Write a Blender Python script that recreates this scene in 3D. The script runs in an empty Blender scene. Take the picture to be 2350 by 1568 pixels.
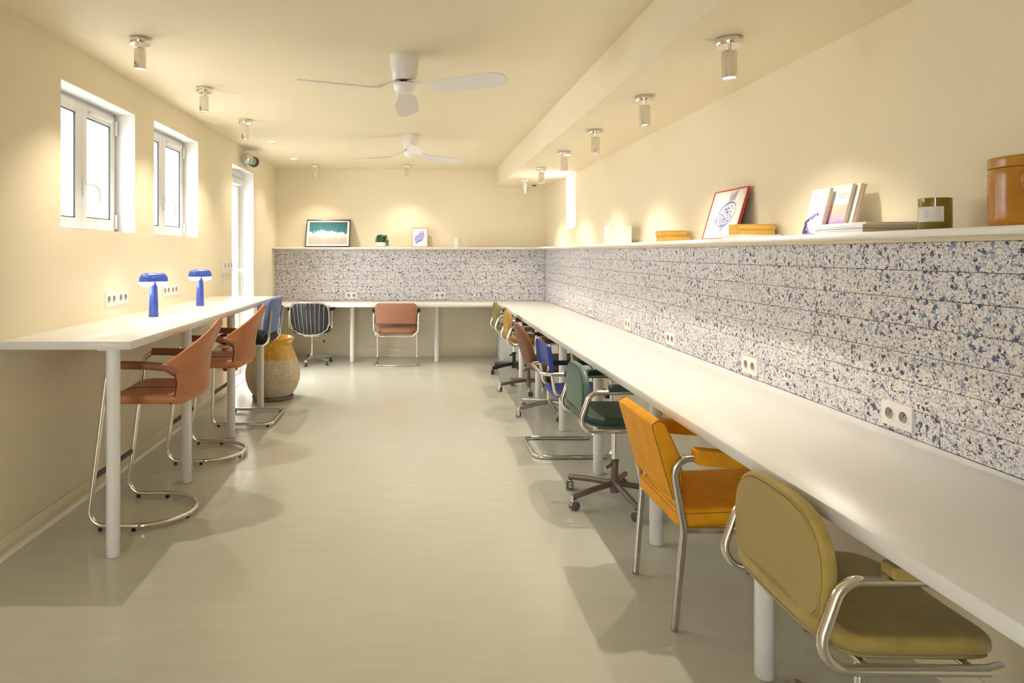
import bpy, bmesh, math, random
from mathutils import Vector, Matrix

random.seed(7)
PI = math.pi
C = bpy.context.scene.collection
SC = bpy.context.scene
V = Vector

# ------------------------------------------------------------------ camera
# pixel (u,v) of the 2350x1568 frame: u = 957 + F*X/Y, v = 580 - F*(Z-1.423)/Y
F = 1566.7
cam_d = bpy.data.cameras.new('camera')
cam_d.sensor_fit = 'HORIZONTAL'
cam_d.sensor_width = 36.0
cam_d.lens = 36.0 * F / 2350
cam_d.shift_x = (1175 - 957) / 2350
cam_d.shift_y = -(784 - 580) / 2350
cam_d.clip_start = 0.05
cam = bpy.data.objects.new('camera', cam_d)
C.objects.link(cam)
cam.location = (0, 0, 1.423)
cam.rotation_euler = (PI / 2, 0, 0)
SC.camera = cam

# ------------------------------------------------------------------ world, lights, exposure
SKY_STRENGTH = 14.0
SPOT_W = 45.0
SPOT_COL = (1.0, 0.895, 0.745)
world = bpy.data.worlds.new('sky')
SC.world = world
world.use_nodes = True
wn = world.node_tree.nodes
wn['Background'].inputs[0].default_value = (0.93, 0.96, 1.0, 1)
wn['Background'].inputs[1].default_value = SKY_STRENGTH


def portal(loc, rot, sx, sy):
    d = bpy.data.lights.new('window_portal', 'AREA')
    d.shape = 'RECTANGLE'
    d.size = sx
    d.size_y = sy
    d.cycles.is_portal = True
    o = bpy.data.objects.new('window_portal', d)
    C.objects.link(o)
    o.location = loc
    o.rotation_euler = rot
    return o


# portals only guide the sampling of the sky through the real openings
portal((-2.20, 4.163, 1.958), (0, -PI / 2, 0), 0.80, 0.96)
portal((-2.20, 5.485, 1.973), (0, -PI / 2, 0), 0.83, 1.00)
portal((-2.20, 7.55, 1.17), (0, -PI / 2, 0), 2.34, 0.93)
portal((-1.25, -1.9, 1.17), (-PI / 2, 0, PI), 0.98, 2.34)
portal((1.99, 7.855, 2.00), (0, PI / 2, 0), 0.60, 0.46)

SC.view_settings.view_transform = 'Standard'
SC.view_settings.look = 'None'
SC.view_settings.exposure = 0.20
SC.view_settings.gamma = 1.0
SC.view_settings.use_curve_mapping = False
SC.cycles.max_bounces = 7
SC.cycles.diffuse_bounces = 4
SC.cycles.glossy_bounces = 3
SC.cycles.use_light_tree = True
SC.cycles.use_adaptive_sampling = True
SC.cycles.adaptive_threshold = 0.16
SC.cycles.adaptive_min_samples = 16
SC.cycles.transparent_max_bounces = 12
SC.cycles.caustics_reflective = False
SC.cycles.caustics_refractive = False
SC.cycles.sample_clamp_indirect = 12.0

# ------------------------------------------------------------------ room numbers
XL, XR, XP = -1.92, 1.771, 1.735       # left wall, right upper wall, face of the right cladding
YB, YP = 9.38, 9.24                    # back wall, face of the back cladding
YF = -1.6                              # wall behind the camera
H, HS, XS = 2.58, 2.321, 1.086         # ceiling, soffit underside, soffit face
ZD, XD = 0.772, 1.056                  # desk top height, desk front edge
YD = 8.61                              # front edge of the back desk
ZSH, XSH, YSH = 1.495, 1.56, 9.04      # shelf top, front edges of the shelf

# ------------------------------------------------------------------ materials
MATS = {}


def new_mat(name):
    m = bpy.data.materials.new(name)
    m.use_nodes = True
    nt = m.node_tree
    b = nt.nodes['Principled BSDF']
    MATS[name] = m
    return m, nt, b


def L(nt, a, b):
    nt.links.new(a, b)


def pmat(name, col, rough=0.5, metal=0.0, var=0.0, vscale=20.0, bump=0.0, bscale=200.0, coat=0.0, sheen=0.0, trans=0.0, spec=None, alpha=None):
    m, nt, b = new_mat(name)
    b.inputs['Base Color'].default_value = (*col, 1)
    b.inputs['Roughness'].default_value = rough
    b.inputs['Metallic'].default_value = metal
    if coat:
        b.inputs['Coat Weight'].default_value = coat
        b.inputs['Coat Roughness'].default_value = 0.08
    if sheen:
        b.inputs['Sheen Weight'].default_value = sheen
    if spec is not None:
        b.inputs['Specular IOR Level'].default_value = spec
    if trans:
        b.inputs['Transmission Weight'].default_value = trans
    tc = nt.nodes.new('ShaderNodeTexCoord')
    if var:
        n = nt.nodes.new('ShaderNodeTexNoise')
        n.inputs['Scale'].default_value = vscale
        n.inputs['Detail'].default_value = 4
        L(nt, tc.outputs['Object'], n.inputs['Vector'])
        r = nt.nodes.new('ShaderNodeValToRGB')
        r.color_ramp.elements[0].position = 0.3
        r.color_ramp.elements[1].position = 0.7
        r.color_ramp.elements[0].color = (*[c * (1 - var) for c in col], 1)
        r.color_ramp.elements[1].color = (*[min(1, c * (1 + var)) for c in col], 1)
        L(nt, n.outputs['Fac'], r.inputs['Fac'])
        L(nt, r.outputs['Color'], b.inputs['Base Color'])
    if bump:
        n2 = nt.nodes.new('ShaderNodeTexNoise')
        n2.inputs['Scale'].default_value = bscale
        n2.inputs['Detail'].default_value = 3
        L(nt, tc.outputs['Object'], n2.inputs['Vector'])
        bp = nt.nodes.new('ShaderNodeBump')
        bp.inputs['Strength'].default_value = bump
        bp.inputs['Distance'].default_value = 0.002
        L(nt, n2.outputs['Fac'], bp.inputs['Height'])
        L(nt, bp.outputs['Normal'], b.inputs['Normal'])
    return m


def emat(name, col, strength):
    m, nt, b = new_mat(name)
    b.inputs['Base Color'].default_value = (*col, 1)
    b.inputs['Emission Color'].default_value = (*col, 1)
    b.inputs['Emission Strength'].default_value = strength
    return m


def thin_glass(name, tint=(1, 1, 1), fac=0.06, rough=0.02):
    m, nt, b = new_mat(name)
    out = nt.nodes['Material Output']
    nt.nodes.remove(b)
    t = nt.nodes.new('ShaderNodeBsdfTransparent')
    t.inputs['Color'].default_value = (*tint, 1)
    g = nt.nodes.new('ShaderNodeBsdfGlossy')
    g.inputs['Roughness'].default_value = rough
    mx = nt.nodes.new('ShaderNodeMixShader')
    mx.inputs['Fac'].default_value = fac
    L(nt, t.outputs[0], mx.inputs[1])
    L(nt, g.outputs[0], mx.inputs[2])
    L(nt, mx.outputs[0], out.inputs['Surface'])
    return m


WALLC = (0.86, 0.765, 0.565)
pmat('wall_paint', WALLC, 0.55, var=0.015, vscale=1.5, bump=0.10, bscale=90)
pmat('ceiling_paint', WALLC, 0.6, var=0.015, vscale=1.2, bump=0.06, bscale=70)
pmat('white_laminate', (0.80, 0.785, 0.745), 0.32, var=0.01, vscale=3, bump=0.02, bscale=300)
pmat('white_paint', (0.86, 0.84, 0.80), 0.4, var=0.01, vscale=6)
pmat('shelf_paint', (0.86, 0.84, 0.79), 0.4, var=0.01, vscale=6)
pmat('pvc_white', (0.86, 0.86, 0.85), 0.28)
pmat('reveal_white', (0.86, 0.85, 0.83), 0.5, var=0.01, vscale=4)
pmat('gasket', (0.02, 0.02, 0.03), 0.6)
pmat('plastic_white', (0.82, 0.80, 0.75), 0.35)
pmat('socket_shade', (0.40, 0.37, 0.34), 0.45)  # white socket wells greyed: shade of the recess put into the colour
pmat('socket_dark', (0.06, 0.05, 0.05), 0.5)
pmat('brass', (0.72, 0.52, 0.22), 0.25, metal=1)
pmat('chrome', (0.82, 0.80, 0.77), 0.09, metal=1)
pmat('chrome_soft', (0.62, 0.60, 0.57), 0.24, metal=1)
pmat('steel', (0.50, 0.49, 0.48), 0.34, metal=1)
pmat('brown_metal', (0.19, 0.14, 0.12), 0.35, metal=0.35)
pmat('black_metal', (0.02, 0.02, 0.023), 0.35)
pmat('black_plastic', (0.022, 0.02, 0.022), 0.4)
pmat('grey_rubber', (0.09, 0.09, 0.10), 0.55)
pmat('tan_leather', (0.50, 0.19, 0.075), 0.42, var=0.10, vscale=9, bump=0.14, bscale=260)
pmat('tan_dark', (0.27, 0.095, 0.04), 0.45, var=0.1, vscale=12, bump=0.1, bscale=260)
pmat('tan_piping', (0.07, 0.03, 0.02), 0.5)
pmat('olive_fabric', (0.44, 0.32, 0.08), 0.78, var=0.08, vscale=30, bump=0.25, bscale=700, sheen=0.2)
pmat('olive_dark', (0.42, 0.315, 0.125), 0.8, var=0.03, vscale=60, bump=0.25, bscale=700)
pmat('olive_brown', (0.23, 0.175, 0.07), 0.8, var=0.06, vscale=30, bump=0.2, bscale=700)
pmat('olive_seam', (0.46, 0.33, 0.10), 0.8)
pmat('ochre_fabric', (0.42, 0.235, 0.06), 0.75, var=0.08, vscale=30, bump=0.2, bscale=600)
pmat('green_leather', (0.085, 0.16, 0.115), 0.38, var=0.08, vscale=18, bump=0.12, bscale=300)
pmat('green_trim_shade', (0.03, 0.068, 0.048), 0.4, var=0.08, vscale=18)  # piping and arm pads; on the seat it paints in the desk's shadow
pmat('orange_vinyl', (0.80, 0.35, 0.012), 0.55, spec=0.25, var=0.09, vscale=14, bump=0.2, bscale=350)
pmat('orange_seam', (0.22, 0.07, 0.01), 0.6)
pmat('blue_leather', (0.025, 0.048, 0.30), 0.40, var=0.08, vscale=20, bump=0.12, bscale=300)
pmat('navy_leather', (0.012, 0.018, 0.085), 0.42, var=0.08, vscale=20)
pmat('brown_fabric', (0.17, 0.062, 0.028), 0.8, var=0.1, vscale=40, bump=0.22, bscale=700, sheen=0.15)
pmat('rust_fabric', (0.39, 0.175, 0.10), 0.8, var=0.08, vscale=40, bump=0.22, bscale=700, sheen=0.15)
pmat('periwinkle_fabric', (0.13, 0.18, 0.44), 0.8, var=0.08, vscale=40, bump=0.2, bscale=700, sheen=0.2)
pmat('charcoal_fabric', (0.025, 0.023, 0.028), 0.85, var=0.1, vscale=40, bump=0.2, bscale=700)
pmat('black_vinyl', (0.04, 0.042, 0.055), 0.42, var=0.1, vscale=25, bump=0.1, bscale=200)
pmat('lamp_blue', (0.055, 0.115, 0.60), 0.22, coat=0.4)
pmat('fan_white', (0.84, 0.81, 0.78), 0.3)
pmat('fan_opal', (0.90, 0.88, 0.86), 0.35)
pmat('glaze_amber', (0.66, 0.36, 0.02), 0.12, var=0.22, vscale=12, coat=0.6)
pmat('saucer_clay', (0.27, 0.21, 0.17), 0.7, var=0.1)
pmat('frame_black', (0.01, 0.01, 0.012), 0.3)
pmat('frame_red', (0.55, 0.045, 0.03), 0.4)
pmat('frame_copper', (0.62, 0.22, 0.10), 0.4)
pmat('paper_white', (0.78, 0.765, 0.72), 0.6)
pmat('mat_board', (0.80, 0.80, 0.80), 0.6)
pmat('ink_violet', (0.13, 0.11, 0.42), 0.6)
pmat('ink_pale', (0.36, 0.33, 0.55), 0.6)
pmat('ink_grey', (0.30, 0.28, 0.27), 0.6)
pmat('pot_white', (0.84, 0.80, 0.74), 0.4)
pmat('mug_pink', (0.82, 0.72, 0.67), 0.3)
pmat('leaf_green', (0.035, 0.125, 0.028), 0.45, var=0.45, vscale=35)
pmat('soil', (0.05, 0.035, 0.025), 0.9)
pmat('yellow_cover', (0.76, 0.44, 0.07), 0.5, var=0.08, vscale=30)
pmat('card_white', (0.84, 0.82, 0.79), 0.5)
pmat('blue_edge', (0.08, 0.20, 0.62), 0.5)
pmat('olive_glass', (0.20, 0.145, 0.006), 0.06, coat=0.5)
pmat('wax', (0.60, 0.38, 0.07), 0.5)
pmat('extinguisher_red', (0.55, 0.015, 0.02), 0.3)
pmat('outside_plaster', (0.80, 0.80, 0.82), 0.8)
pmat('outside_ground', (0.45, 0.44, 0.42), 0.9)
pmat('shutter_grey', (0.36, 0.40, 0.50), 0.6)
pmat('green_sign', (0.08, 0.55, 0.22), 0.4)
pmat('grout_dark', (0.10, 0.10, 0.12), 0.9)
emat('bulb_glow', (1.0, 0.93, 0.80), 9.0)
emat('lamp_glow', (1.0, 0.97, 0.92), 3.2)
thin_glass('window_glass')
thin_glass('clear_plastic', (0.86, 0.90, 0.86), 0.16, 0.08)


def mat_floor():
    m, nt, b = new_mat('floor_paint')
    tc = nt.nodes.new('ShaderNodeTexCoord')
    mp = nt.nodes.new('ShaderNodeMapping')
    mp.inputs['Scale'].default_value = (1.5, 9, 1)
    L(nt, tc.outputs['Object'], mp.inputs['Vector'])
    n = nt.nodes.new('ShaderNodeTexNoise')
    n.inputs['Scale'].default_value = 2.2
    n.inputs['Detail'].default_value = 6
    L(nt, mp.outputs[0], n.inputs['Vector'])
    r = nt.nodes.new('ShaderNodeValToRGB')
    r.color_ramp.elements[0].position = 0.3
    r.color_ramp.elements[1].position = 0.72
    r.color_ramp.elements[0].color = (0.565, 0.565, 0.475, 1)
    r.color_ramp.elements[1].color = (0.605, 0.60, 0.505, 1)
    L(nt, n.outputs['Fac'], r.inputs['Fac'])
    L(nt, r.outputs['Color'], b.inputs['Base Color'])
    n2 = nt.nodes.new('ShaderNodeTexNoise')
    n2.inputs['Scale'].default_value = 7
    n2.inputs['Detail'].default_value = 5
    mp2 = nt.nodes.new('ShaderNodeMapping')
    mp2.inputs['Scale'].default_value = (1, 5, 1)
    L(nt, tc.outputs['Object'], mp2.inputs['Vector'])
    L(nt, mp2.outputs[0], n2.inputs['Vector'])
    mr = nt.nodes.new('ShaderNodeMapRange')
    mr.inputs['To Min'].default_value = 0.15
    mr.inputs['To Max'].default_value = 0.24
    L(nt, n2.outputs['Fac'], mr.inputs['Value'])
    L(nt, mr.outputs[0], b.inputs['Roughness'])
    bp = nt.nodes.new('ShaderNodeBump')
    bp.inputs['Strength'].default_value = 0.07
    bp.inputs['Distance'].default_value = 0.004
    L(nt, n2.outputs['Fac'], bp.inputs['Height'])
    L(nt, bp.outputs['Normal'], b.inputs['Normal'])


mat_floor()


def mat_terrazzo():
    """pressed recycled chips: pale ground with dark, blue and a few bright flakes"""
    m, nt, b = new_mat('chip_board')
    geo = nt.nodes.new('ShaderNodeNewGeometry')
    oi = nt.nodes.new('ShaderNodeObjectInfo')
    mul = nt.nodes.new('ShaderNodeVectorMath')
    mul.operation = 'SCALE'
    mul.inputs['Scale'].default_value = 23.0
    cmb = nt.nodes.new('ShaderNodeCombineXYZ')
    for i in range(3):
        L(nt, oi.outputs['Random'], cmb.inputs[i])
    L(nt, cmb.outputs[0], mul.inputs[0])
    add = nt.nodes.new('ShaderNodeVectorMath')
    L(nt, geo.outputs['Position'], add.inputs[0])
    L(nt, mul.outputs[0], add.inputs[1])
    # warp
    wn_ = nt.nodes.new('ShaderNodeTexNoise')
    wn_.inputs['Scale'].default_value = 75
    wn_.inputs['Detail'].default_value = 4
    L(nt, add.outputs[0], wn_.inputs['Vector'])
    sub = nt.nodes.new('ShaderNodeVectorMath')
    sub.operation = 'SUBTRACT'
    sub.inputs[1].default_value = (0.5, 0.5, 0.5)
    L(nt, wn_.outputs['Color'], sub.inputs[0])
    sc = nt.nodes.new('ShaderNodeVectorMath')
    sc.operation = 'SCALE'
    sc.inputs['Scale'].default_value = 0.036
    L(nt, sub.outputs[0], sc.inputs[0])
    pos = nt.nodes.new('ShaderNodeVectorMath')
    L(nt, add.outputs[0], pos.inputs[0])
    L(nt, sc.outputs[0], pos.inputs[1])

    def layer(scale, thr, stops, prev, dist):
        v = nt.nodes.new('ShaderNodeTexVoronoi')
        v.inputs['Scale'].default_value = scale
        L(nt, pos.outputs[0], v.inputs['Vector'])
        sep = nt.nodes.new('ShaderNodeSeparateColor')
        L(nt, v.outputs['Color'], sep.inputs[0])
        pick = nt.nodes.new('ShaderNodeMath')
        pick.operation = 'LESS_THAN'
        pick.inputs[1].default_value = thr
        L(nt, sep.outputs[0], pick.inputs[0])
        near = nt.nodes.new('ShaderNodeMath')
        near.operation = 'LESS_THAN'
        near.inputs[1].default_value = dist
        L(nt, v.outputs['Distance'], near.inputs[0])
        both = nt.nodes.new('ShaderNodeMath')
        both.operation = 'MULTIPLY'
        L(nt, pick.outputs[0], both.inputs[0])
        L(nt, near.outputs[0], both.inputs[1])
        rp = nt.nodes.new('ShaderNodeValToRGB')
        rp.color_ramp.interpolation = 'CONSTANT'
        els = rp.color_ramp.elements
        els[0].position = 0
        els[0].color = (*stops[0][1], 1)
        els[1].position = stops[1][0]
        els[1].color = (*stops[1][1], 1)
        for p, c in stops[2:]:
            e = els.new(p)
            e.color = (*c, 1)
        L(nt, sep.outputs[1], rp.inputs['Fac'])
        mx = nt.nodes.new('ShaderNodeMix')
        mx.data_type = 'RGBA'
        L(nt, both.outputs[0], mx.inputs['Factor'])
        L(nt, prev, mx.inputs[6])
        L(nt, rp.outputs['Color'], mx.inputs[7])
        return mx.outputs[2]

    base = nt.nodes.new('ShaderNodeTexNoise')
    base.inputs['Scale'].default_value = 130
    base.inputs['Detail'].default_value = 3
    L(nt, add.outputs[0], base.inputs['Vector'])
    br = nt.nodes.new('ShaderNodeValToRGB')
    br.color_ramp.elements[0].position = 0.35
    br.color_ramp.elements[1].position = 0.58
    br.color_ramp.elements[0].color = (0.50, 0.48, 0.50, 1)
    br.color_ramp.elements[1].color = (0.84, 0.80, 0.77, 1)
    L(nt, base.outputs['Fac'], br.inputs['Fac'])
    dark = (0.065, 0.065, 0.095)
    navy = (0.08, 0.105, 0.21)
    blue = (0.17, 0.25, 0.47)
    pale = (0.33, 0.40, 0.58)
    teal = (0.10, 0.30, 0.36)
    red = (0.50, 0.03, 0.02)
    grey = (0.26, 0.26, 0.32)
    ora = (0.45, 0.20, 0.04)
    o = layer(150, 0.24, [(0, grey), (0.45, dark), (0.72, pale), (0.9, grey)], br.outputs['Color'], 0.62)
    o = layer(80, 0.15, [(0, dark), (0.50, navy), (0.66, pale), (0.82, grey)], o, 0.56)
    o = layer(46, 0.105, [(0, dark), (0.42, navy), (0.62, blue), (0.80, grey), (0.90, pale), (0.955, teal), (0.975, red), (0.99, ora)], o, 0.46)
    L(nt, o, b.inputs['Base Color'])
    b.inputs['Roughness'].default_value = 0.7
    bp = nt.nodes.new('ShaderNodeBump')
    bp.inputs['Strength'].default_value = 0.3
    bp.inputs['Distance'].default_value = 0.002
    L(nt, base.outputs['Fac'], bp.inputs['Height'])
    L(nt, bp.outputs['Normal'], b.inputs['Normal'])


mat_terrazzo()


def mat_speckle_pot():
    m, nt, b = new_mat('pot_body')
    tc = nt.nodes.new('ShaderNodeTexCoord')
    n = nt.nodes.new('ShaderNodeTexNoise')
    n.inputs['Scale'].default_value = 85
    n.inputs['Detail'].default_value = 5
    n.inputs['Roughness'].default_value = 0.7
    L(nt, tc.outputs['Object'], n.inputs['Vector'])
    r = nt.nodes.new('ShaderNodeValToRGB')
    r.color_ramp.elements[0].position = 0.46
    r.color_ramp.elements[1].position = 0.60
    r.color_ramp.elements[0].color = (0.50, 0.39, 0.28, 1)
    r.color_ramp.elements[1].color = (0.76, 0.64, 0.47, 1)
    L(nt, n.outputs['Fac'], r.inputs['Fac'])
    L(nt, r.outputs['Color'], b.inputs['Base Color'])
    b.inputs['Roughness'].default_value = 0.7
    bp = nt.nodes.new('ShaderNodeBump')
    bp.inputs['Strength'].default_value = 0.3
    bp.inputs['Distance'].default_value = 0.003
    L(nt, n.outputs['Fac'], bp.inputs['Height'])
    L(nt, bp.outputs['Normal'], b.inputs['Normal'])


mat_speckle_pot()


def mat_ramp_image(name, axis, stops, nscale, namp, rough=0.55, scale=1.0, offset=0.0, detail=6):
    """flat print: colour bands along one object axis, edges broken by noise"""
    m, nt, b = new_mat(name)
    tc = nt.nodes.new('ShaderNodeTexCoord')
    sp = nt.nodes.new('ShaderNodeSeparateXYZ')
    L(nt, tc.outputs['Object'], sp.inputs[0])
    n = nt.nodes.new('ShaderNodeTexNoise')
    n.inputs['Scale'].default_value = nscale
    n.inputs['Detail'].default_value = detail
    n.inputs['Roughness'].default_value = 0.62
    L(nt, tc.outputs['Object'], n.inputs['Vector'])
    ma = nt.nodes.new('ShaderNodeMath')
    ma.operation = 'MULTIPLY_ADD'
    ma.inputs[1].default_value = namp
    L(nt, n.outputs['Fac'], ma.inputs[0])
    mb = nt.nodes.new('ShaderNodeMath')
    mb.operation = 'MULTIPLY_ADD'
    mb.inputs[1].default_value = scale
    mb.inputs[2].default_value = offset - namp * 0.5
    L(nt, sp.outputs[axis], mb.inputs[0])
    L(nt, mb.outputs[0], ma.inputs[2])
    r = nt.nodes.new('ShaderNodeValToRGB')
    els = r.color_ramp.elements
    els[0].position, els[0].color = stops[0][0], (*stops[0][1], 1)
    els[1].position, els[1].color = stops[1][0], (*stops[1][1], 1)
    for p, c in stops[2:]:
        e = els.new(p)
        e.color = (*c, 1)
    L(nt, ma.outputs[0], r.inputs['Fac'])
    L(nt, r.outputs['Color'], b.inputs['Base Color'])
    b.inputs['Roughness'].default_value = rough
    return m


mat_ramp_image('sea_photo', 2, [(0.0, (0.50, 0.43, 0.36)), (0.30, (0.56, 0.49, 0.42)), (0.385, (0.74, 0.71, 0.68)), (0.47, (0.80, 0.80, 0.79)),
                                (0.53, (0.50, 0.66, 0.67)), (0.58, (0.015, 0.21, 0.24)), (0.80, (0.006, 0.14, 0.17)), (1.0, (0.004, 0.09, 0.12))], 6.0, 0.95, scale=3.3, offset=0.5)
mat_ramp_image('dusk_photo', 2, [(0.0, (0.10, 0.13, 0.40)), (0.32, (0.15, 0.18, 0.47)), (0.40, (0.36, 0.27, 0.52)), (0.55, (0.60, 0.40, 0.52)), (0.80, (0.78, 0.47, 0.36)), (1.0, (0.80, 0.52, 0.40))], 22.0, 0.22, scale=8.0, offset=0.5)
mat_ramp_image('pages_tan', 2, [(0.0, (0.62, 0.44, 0.22)), (0.5, (0.70, 0.52, 0.28)), (1.0, (0.60, 0.42, 0.22))], 3.0, 0.5, scale=40.0, offset=0.5)
mat_ramp_image('pages_pale', 0, [(0.0, (0.56, 0.44, 0.33)), (0.5, (0.72, 0.60, 0.47)), (1.0, (0.52, 0.40, 0.30))], 3.0, 0.6, scale=60.0, offset=0.5)
mat_ramp_image('pages_yellow', 2, [(0.0, (0.66, 0.38, 0.06)), (0.5, (0.78, 0.50, 0.12)), (1.0, (0.64, 0.36, 0.05))], 3.0, 0.4, scale=30.0, offset=0.5)
mat_ramp_image('crock_glaze', 2, [(0.0, (0.50, 0.22, 0.02)), (0.4, (0.42, 0.17, 0.015)), (0.7, (0.46, 0.20, 0.02)), (1.0, (0.52, 0.26, 0.03))], 14.0, 0.6, rough=0.22, scale=5.0, offset=0.0)


def mat_coral():
    m, nt, b = new_mat('coral_ink')
    tc = nt.nodes.new('ShaderNodeTexCoord')
    v = nt.nodes.new('ShaderNodeTexVoronoi')
    v.feature = 'DISTANCE_TO_EDGE'
    v.inputs['Scale'].default_value = 75
    L(nt, tc.outputs['Object'], v.inputs['Vector'])
    r = nt.nodes.new('ShaderNodeValToRGB')
    r.color_ramp.elements[0].position = 0.12
    r.color_ramp.elements[1].position = 0.30
    r.color_ramp.elements[0].color = (0.20, 0.17, 0.52, 1)
    r.color_ramp.elements[1].color = (0.70, 0.66, 0.76, 1)
    L(nt, v.outputs['Distance'], r.inputs['Fac'])
    L(nt, r.outputs['Color'], b.inputs['Base Color'])
    b.inputs['Roughness'].default_value = 0.6


mat_coral()
M = MATS


# ------------------------------------------------------------------ mesh helpers
def link(name, me, mat, parent=None, smooth=False, auto=None):
    o = bpy.data.objects.new(name, me)
    C.objects.link(o)
    if mat is not None and not me.materials:
        me.materials.append(M[mat] if isinstance(mat, str) else mat)
    if parent is not None:
        o.parent = parent
    if smooth:
        for p in me.polygons:
            p.use_smooth = True
        if auto:
            try:
                me.set_sharp_from_angle(angle=math.radians(auto))
            except Exception:
                pass
    return o


def mesh(name, verts, faces, mat, parent=None, smooth=False, auto=None):
    me = bpy.data.meshes.new(name)
    me.from_pydata([tuple(v) for v in verts], [], faces)
    me.validate()
    bm = bmesh.new()
    bm.from_mesh(me)
    bmesh.ops.recalc_face_normals(bm, faces=bm.faces)
    bm.to_mesh(me)
    bm.free()
    return link(name, me, mat, parent, smooth, auto)


def bm_box(bm, lo, hi):
    m = Matrix.Translation([(a + b) / 2 for a, b in zip(lo, hi)]) @ Matrix.Diagonal([*(b - a for a, b in zip(lo, hi)), 1])
    return bmesh.ops.create_cube(bm, size=1, matrix=m)


def boxes(name, lst, mat, parent=None, bevel=0.0, seg=2):
    bm = bmesh.new()
    for lo, hi in lst:
        bm_box(bm, lo, hi)
    if bevel:
        bmesh.ops.bevel(bm, geom=list(bm.edges), offset=bevel, segments=seg, profile=0.7, affect='EDGES')
    me = bpy.data.meshes.new(name)
    bm.to_mesh(me)
    bm.free()
    return link(name, me, mat, parent, smooth=bool(bevel), auto=50)


def box(name, lo, hi, mat, parent=None, bevel=0.0, seg=2):
    return boxes(name, [(lo, hi)], mat, parent, bevel, seg)


def lathe(name, prof, mat, parent=None, seg=32, loc=(0, 0, 0), rot=None, smooth=True, auto=40):
    verts, faces = [], []
    rings = []
    for r, z in prof:
        if r < 1e-6:
            rings.append([len(verts)])
            verts.append((0, 0, z))
        else:
            rings.append(list(range(len(verts), len(verts) + seg)))
            verts += [(r * math.cos(2 * PI * i / seg), r * math.sin(2 * PI * i / seg), z) for i in range(seg)]
    for a, b in zip(rings, rings[1:]):
        if len(a) == 1 and len(b) == 1:
            continue
        for i in range(seg):
            j = (i + 1) % seg
            if len(a) == 1:
                faces.append((a[0], b[i], b[j]))
            elif len(b) == 1:
                faces.append((a[i], a[j], b[0]))
            else:
                faces.append((a[i], a[j], b[j], b[i]))
    if rot is not None:
        verts = [rot @ V(v) for v in verts]
    verts = [V(v) + V(loc) for v in verts]
    return mesh(name, verts, faces, mat, parent, smooth, auto)


def cyl(name, p0, p1, r, mat, parent=None, seg=20, r1=None, bev=0.0):
    p0, p1 = V(p0), V(p1)
    d = p1 - p0
    q = d.to_track_quat('Z', 'Y').to_matrix()
    h = d.length
    r1 = r if r1 is None else r1
    if bev:
        prof = [(0, 0), (r - bev, 0), (r, bev), (r1, h - bev), (r1 - bev, h), (0, h)]
    else:
        prof = [(0, 0), (r, 0), (r1, h), (0, h)]
    return lathe(name, prof, mat, parent, seg, p0, q)


def fillet(pts, r, n=6, closed=False):
    pts = [V(p) for p in pts]
    rs = r if isinstance(r, (list, tuple)) else [r] * len(pts)
    out = []
    N = len(pts)
    for i, p in enumerate(pts):
        if not closed and i in (0, N - 1):
            out.append(p)
            continue
        a, b = pts[i - 1], pts[(i + 1) % N]
        d1, d2 = (a - p), (b - p)
        l1, l2 = d1.length, d2.length
        d1.normalize()
        d2.normalize()
        ang = d1.angle(d2)
        if ang > PI - 0.02 or rs[i] < 1e-5:
            out.append(p)
            continue
        t = min(rs[i] / math.tan(ang / 2), l1 * 0.49, l2 * 0.49)
        rr = t * math.tan(ang / 2)
        cdir = (d1 + d2).normalized()
        c = p + cdir * (rr / math.sin(ang / 2))
        s, e = p + d1 * t - c, p + d2 * t - c
        for k in range(n + 1):
            om = s.angle(e)
            f = k / n
            if om < 1e-3:
                out.append(c + s)
                break
            out.append(c + (s * math.sin((1 - f) * om) + e * math.sin(f * om)) / math.sin(om))
    return out


def tube(name, pts, r, mat, parent=None, fil=0.0, seg=10, closed=False, n=6, prof=None, up=None, caps=True):
    P = fillet(pts, fil, n, closed) if fil else [V(p) for p in pts]
    N = len(P)
    T = []
    for i in range(N):
        if closed:
            t = P[(i + 1) % N] - P[i - 1]
        else:
            t = P[min(i + 1, N - 1)] - P[max(i - 1, 0)]
        T.append(t.normalized())
    if up is not None:
        up = V(up)
        Us = []
        for t in T:
            u = up - t * up.dot(t)
            Us.append(u.normalized())
    else:
        u = T[0].orthogonal().normalized()
        Us = [u]
        for i in range(1, N):
            q = T[i - 1].rotation_difference(T[i])
            u = q @ Us[-1]
            u = (u - T[i] * u.dot(T[i])).normalized()
            Us.append(u)
    prof = prof or [(r * math.cos(2 * PI * k / seg), r * math.sin(2 * PI * k / seg)) for k in range(seg)]
    K = len(prof)
    verts, faces = [], []
    for p, t, u in zip(P, T, Us):
        w = t.cross(u)
        verts += [p + u * a + w * b for a, b in prof]
    for i in range(N if closed else N - 1):
        a, b = i * K, ((i + 1) % N) * K
        off = 0
        if closed and i == N - 1 and up is None:
            off = min(range(K), key=lambda o: (verts[a] - verts[b + o]).length)
        for k in range(K):
            faces.append((a + k, a + (k + 1) % K, b + (k + 1 + off) % K, b + (k + off) % K))
    if not closed and caps:
        faces.append(tuple(range(K))[::-1])
        faces.append(tuple(range((N - 1) * K, N * K)))
    return mesh(name, verts, faces, mat, parent, True, 50)


def rect_prof(a, b, c=0.0):
    if not c:
        return [(a, b), (-a, b), (-a, -b), (a, -b)]
    return [(a - c, b), (-a + c, b), (-a, b - c), (-a, -b + c), (-a + c, -b), (a - c, -b), (a, -b + c), (a, b - c)]


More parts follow.
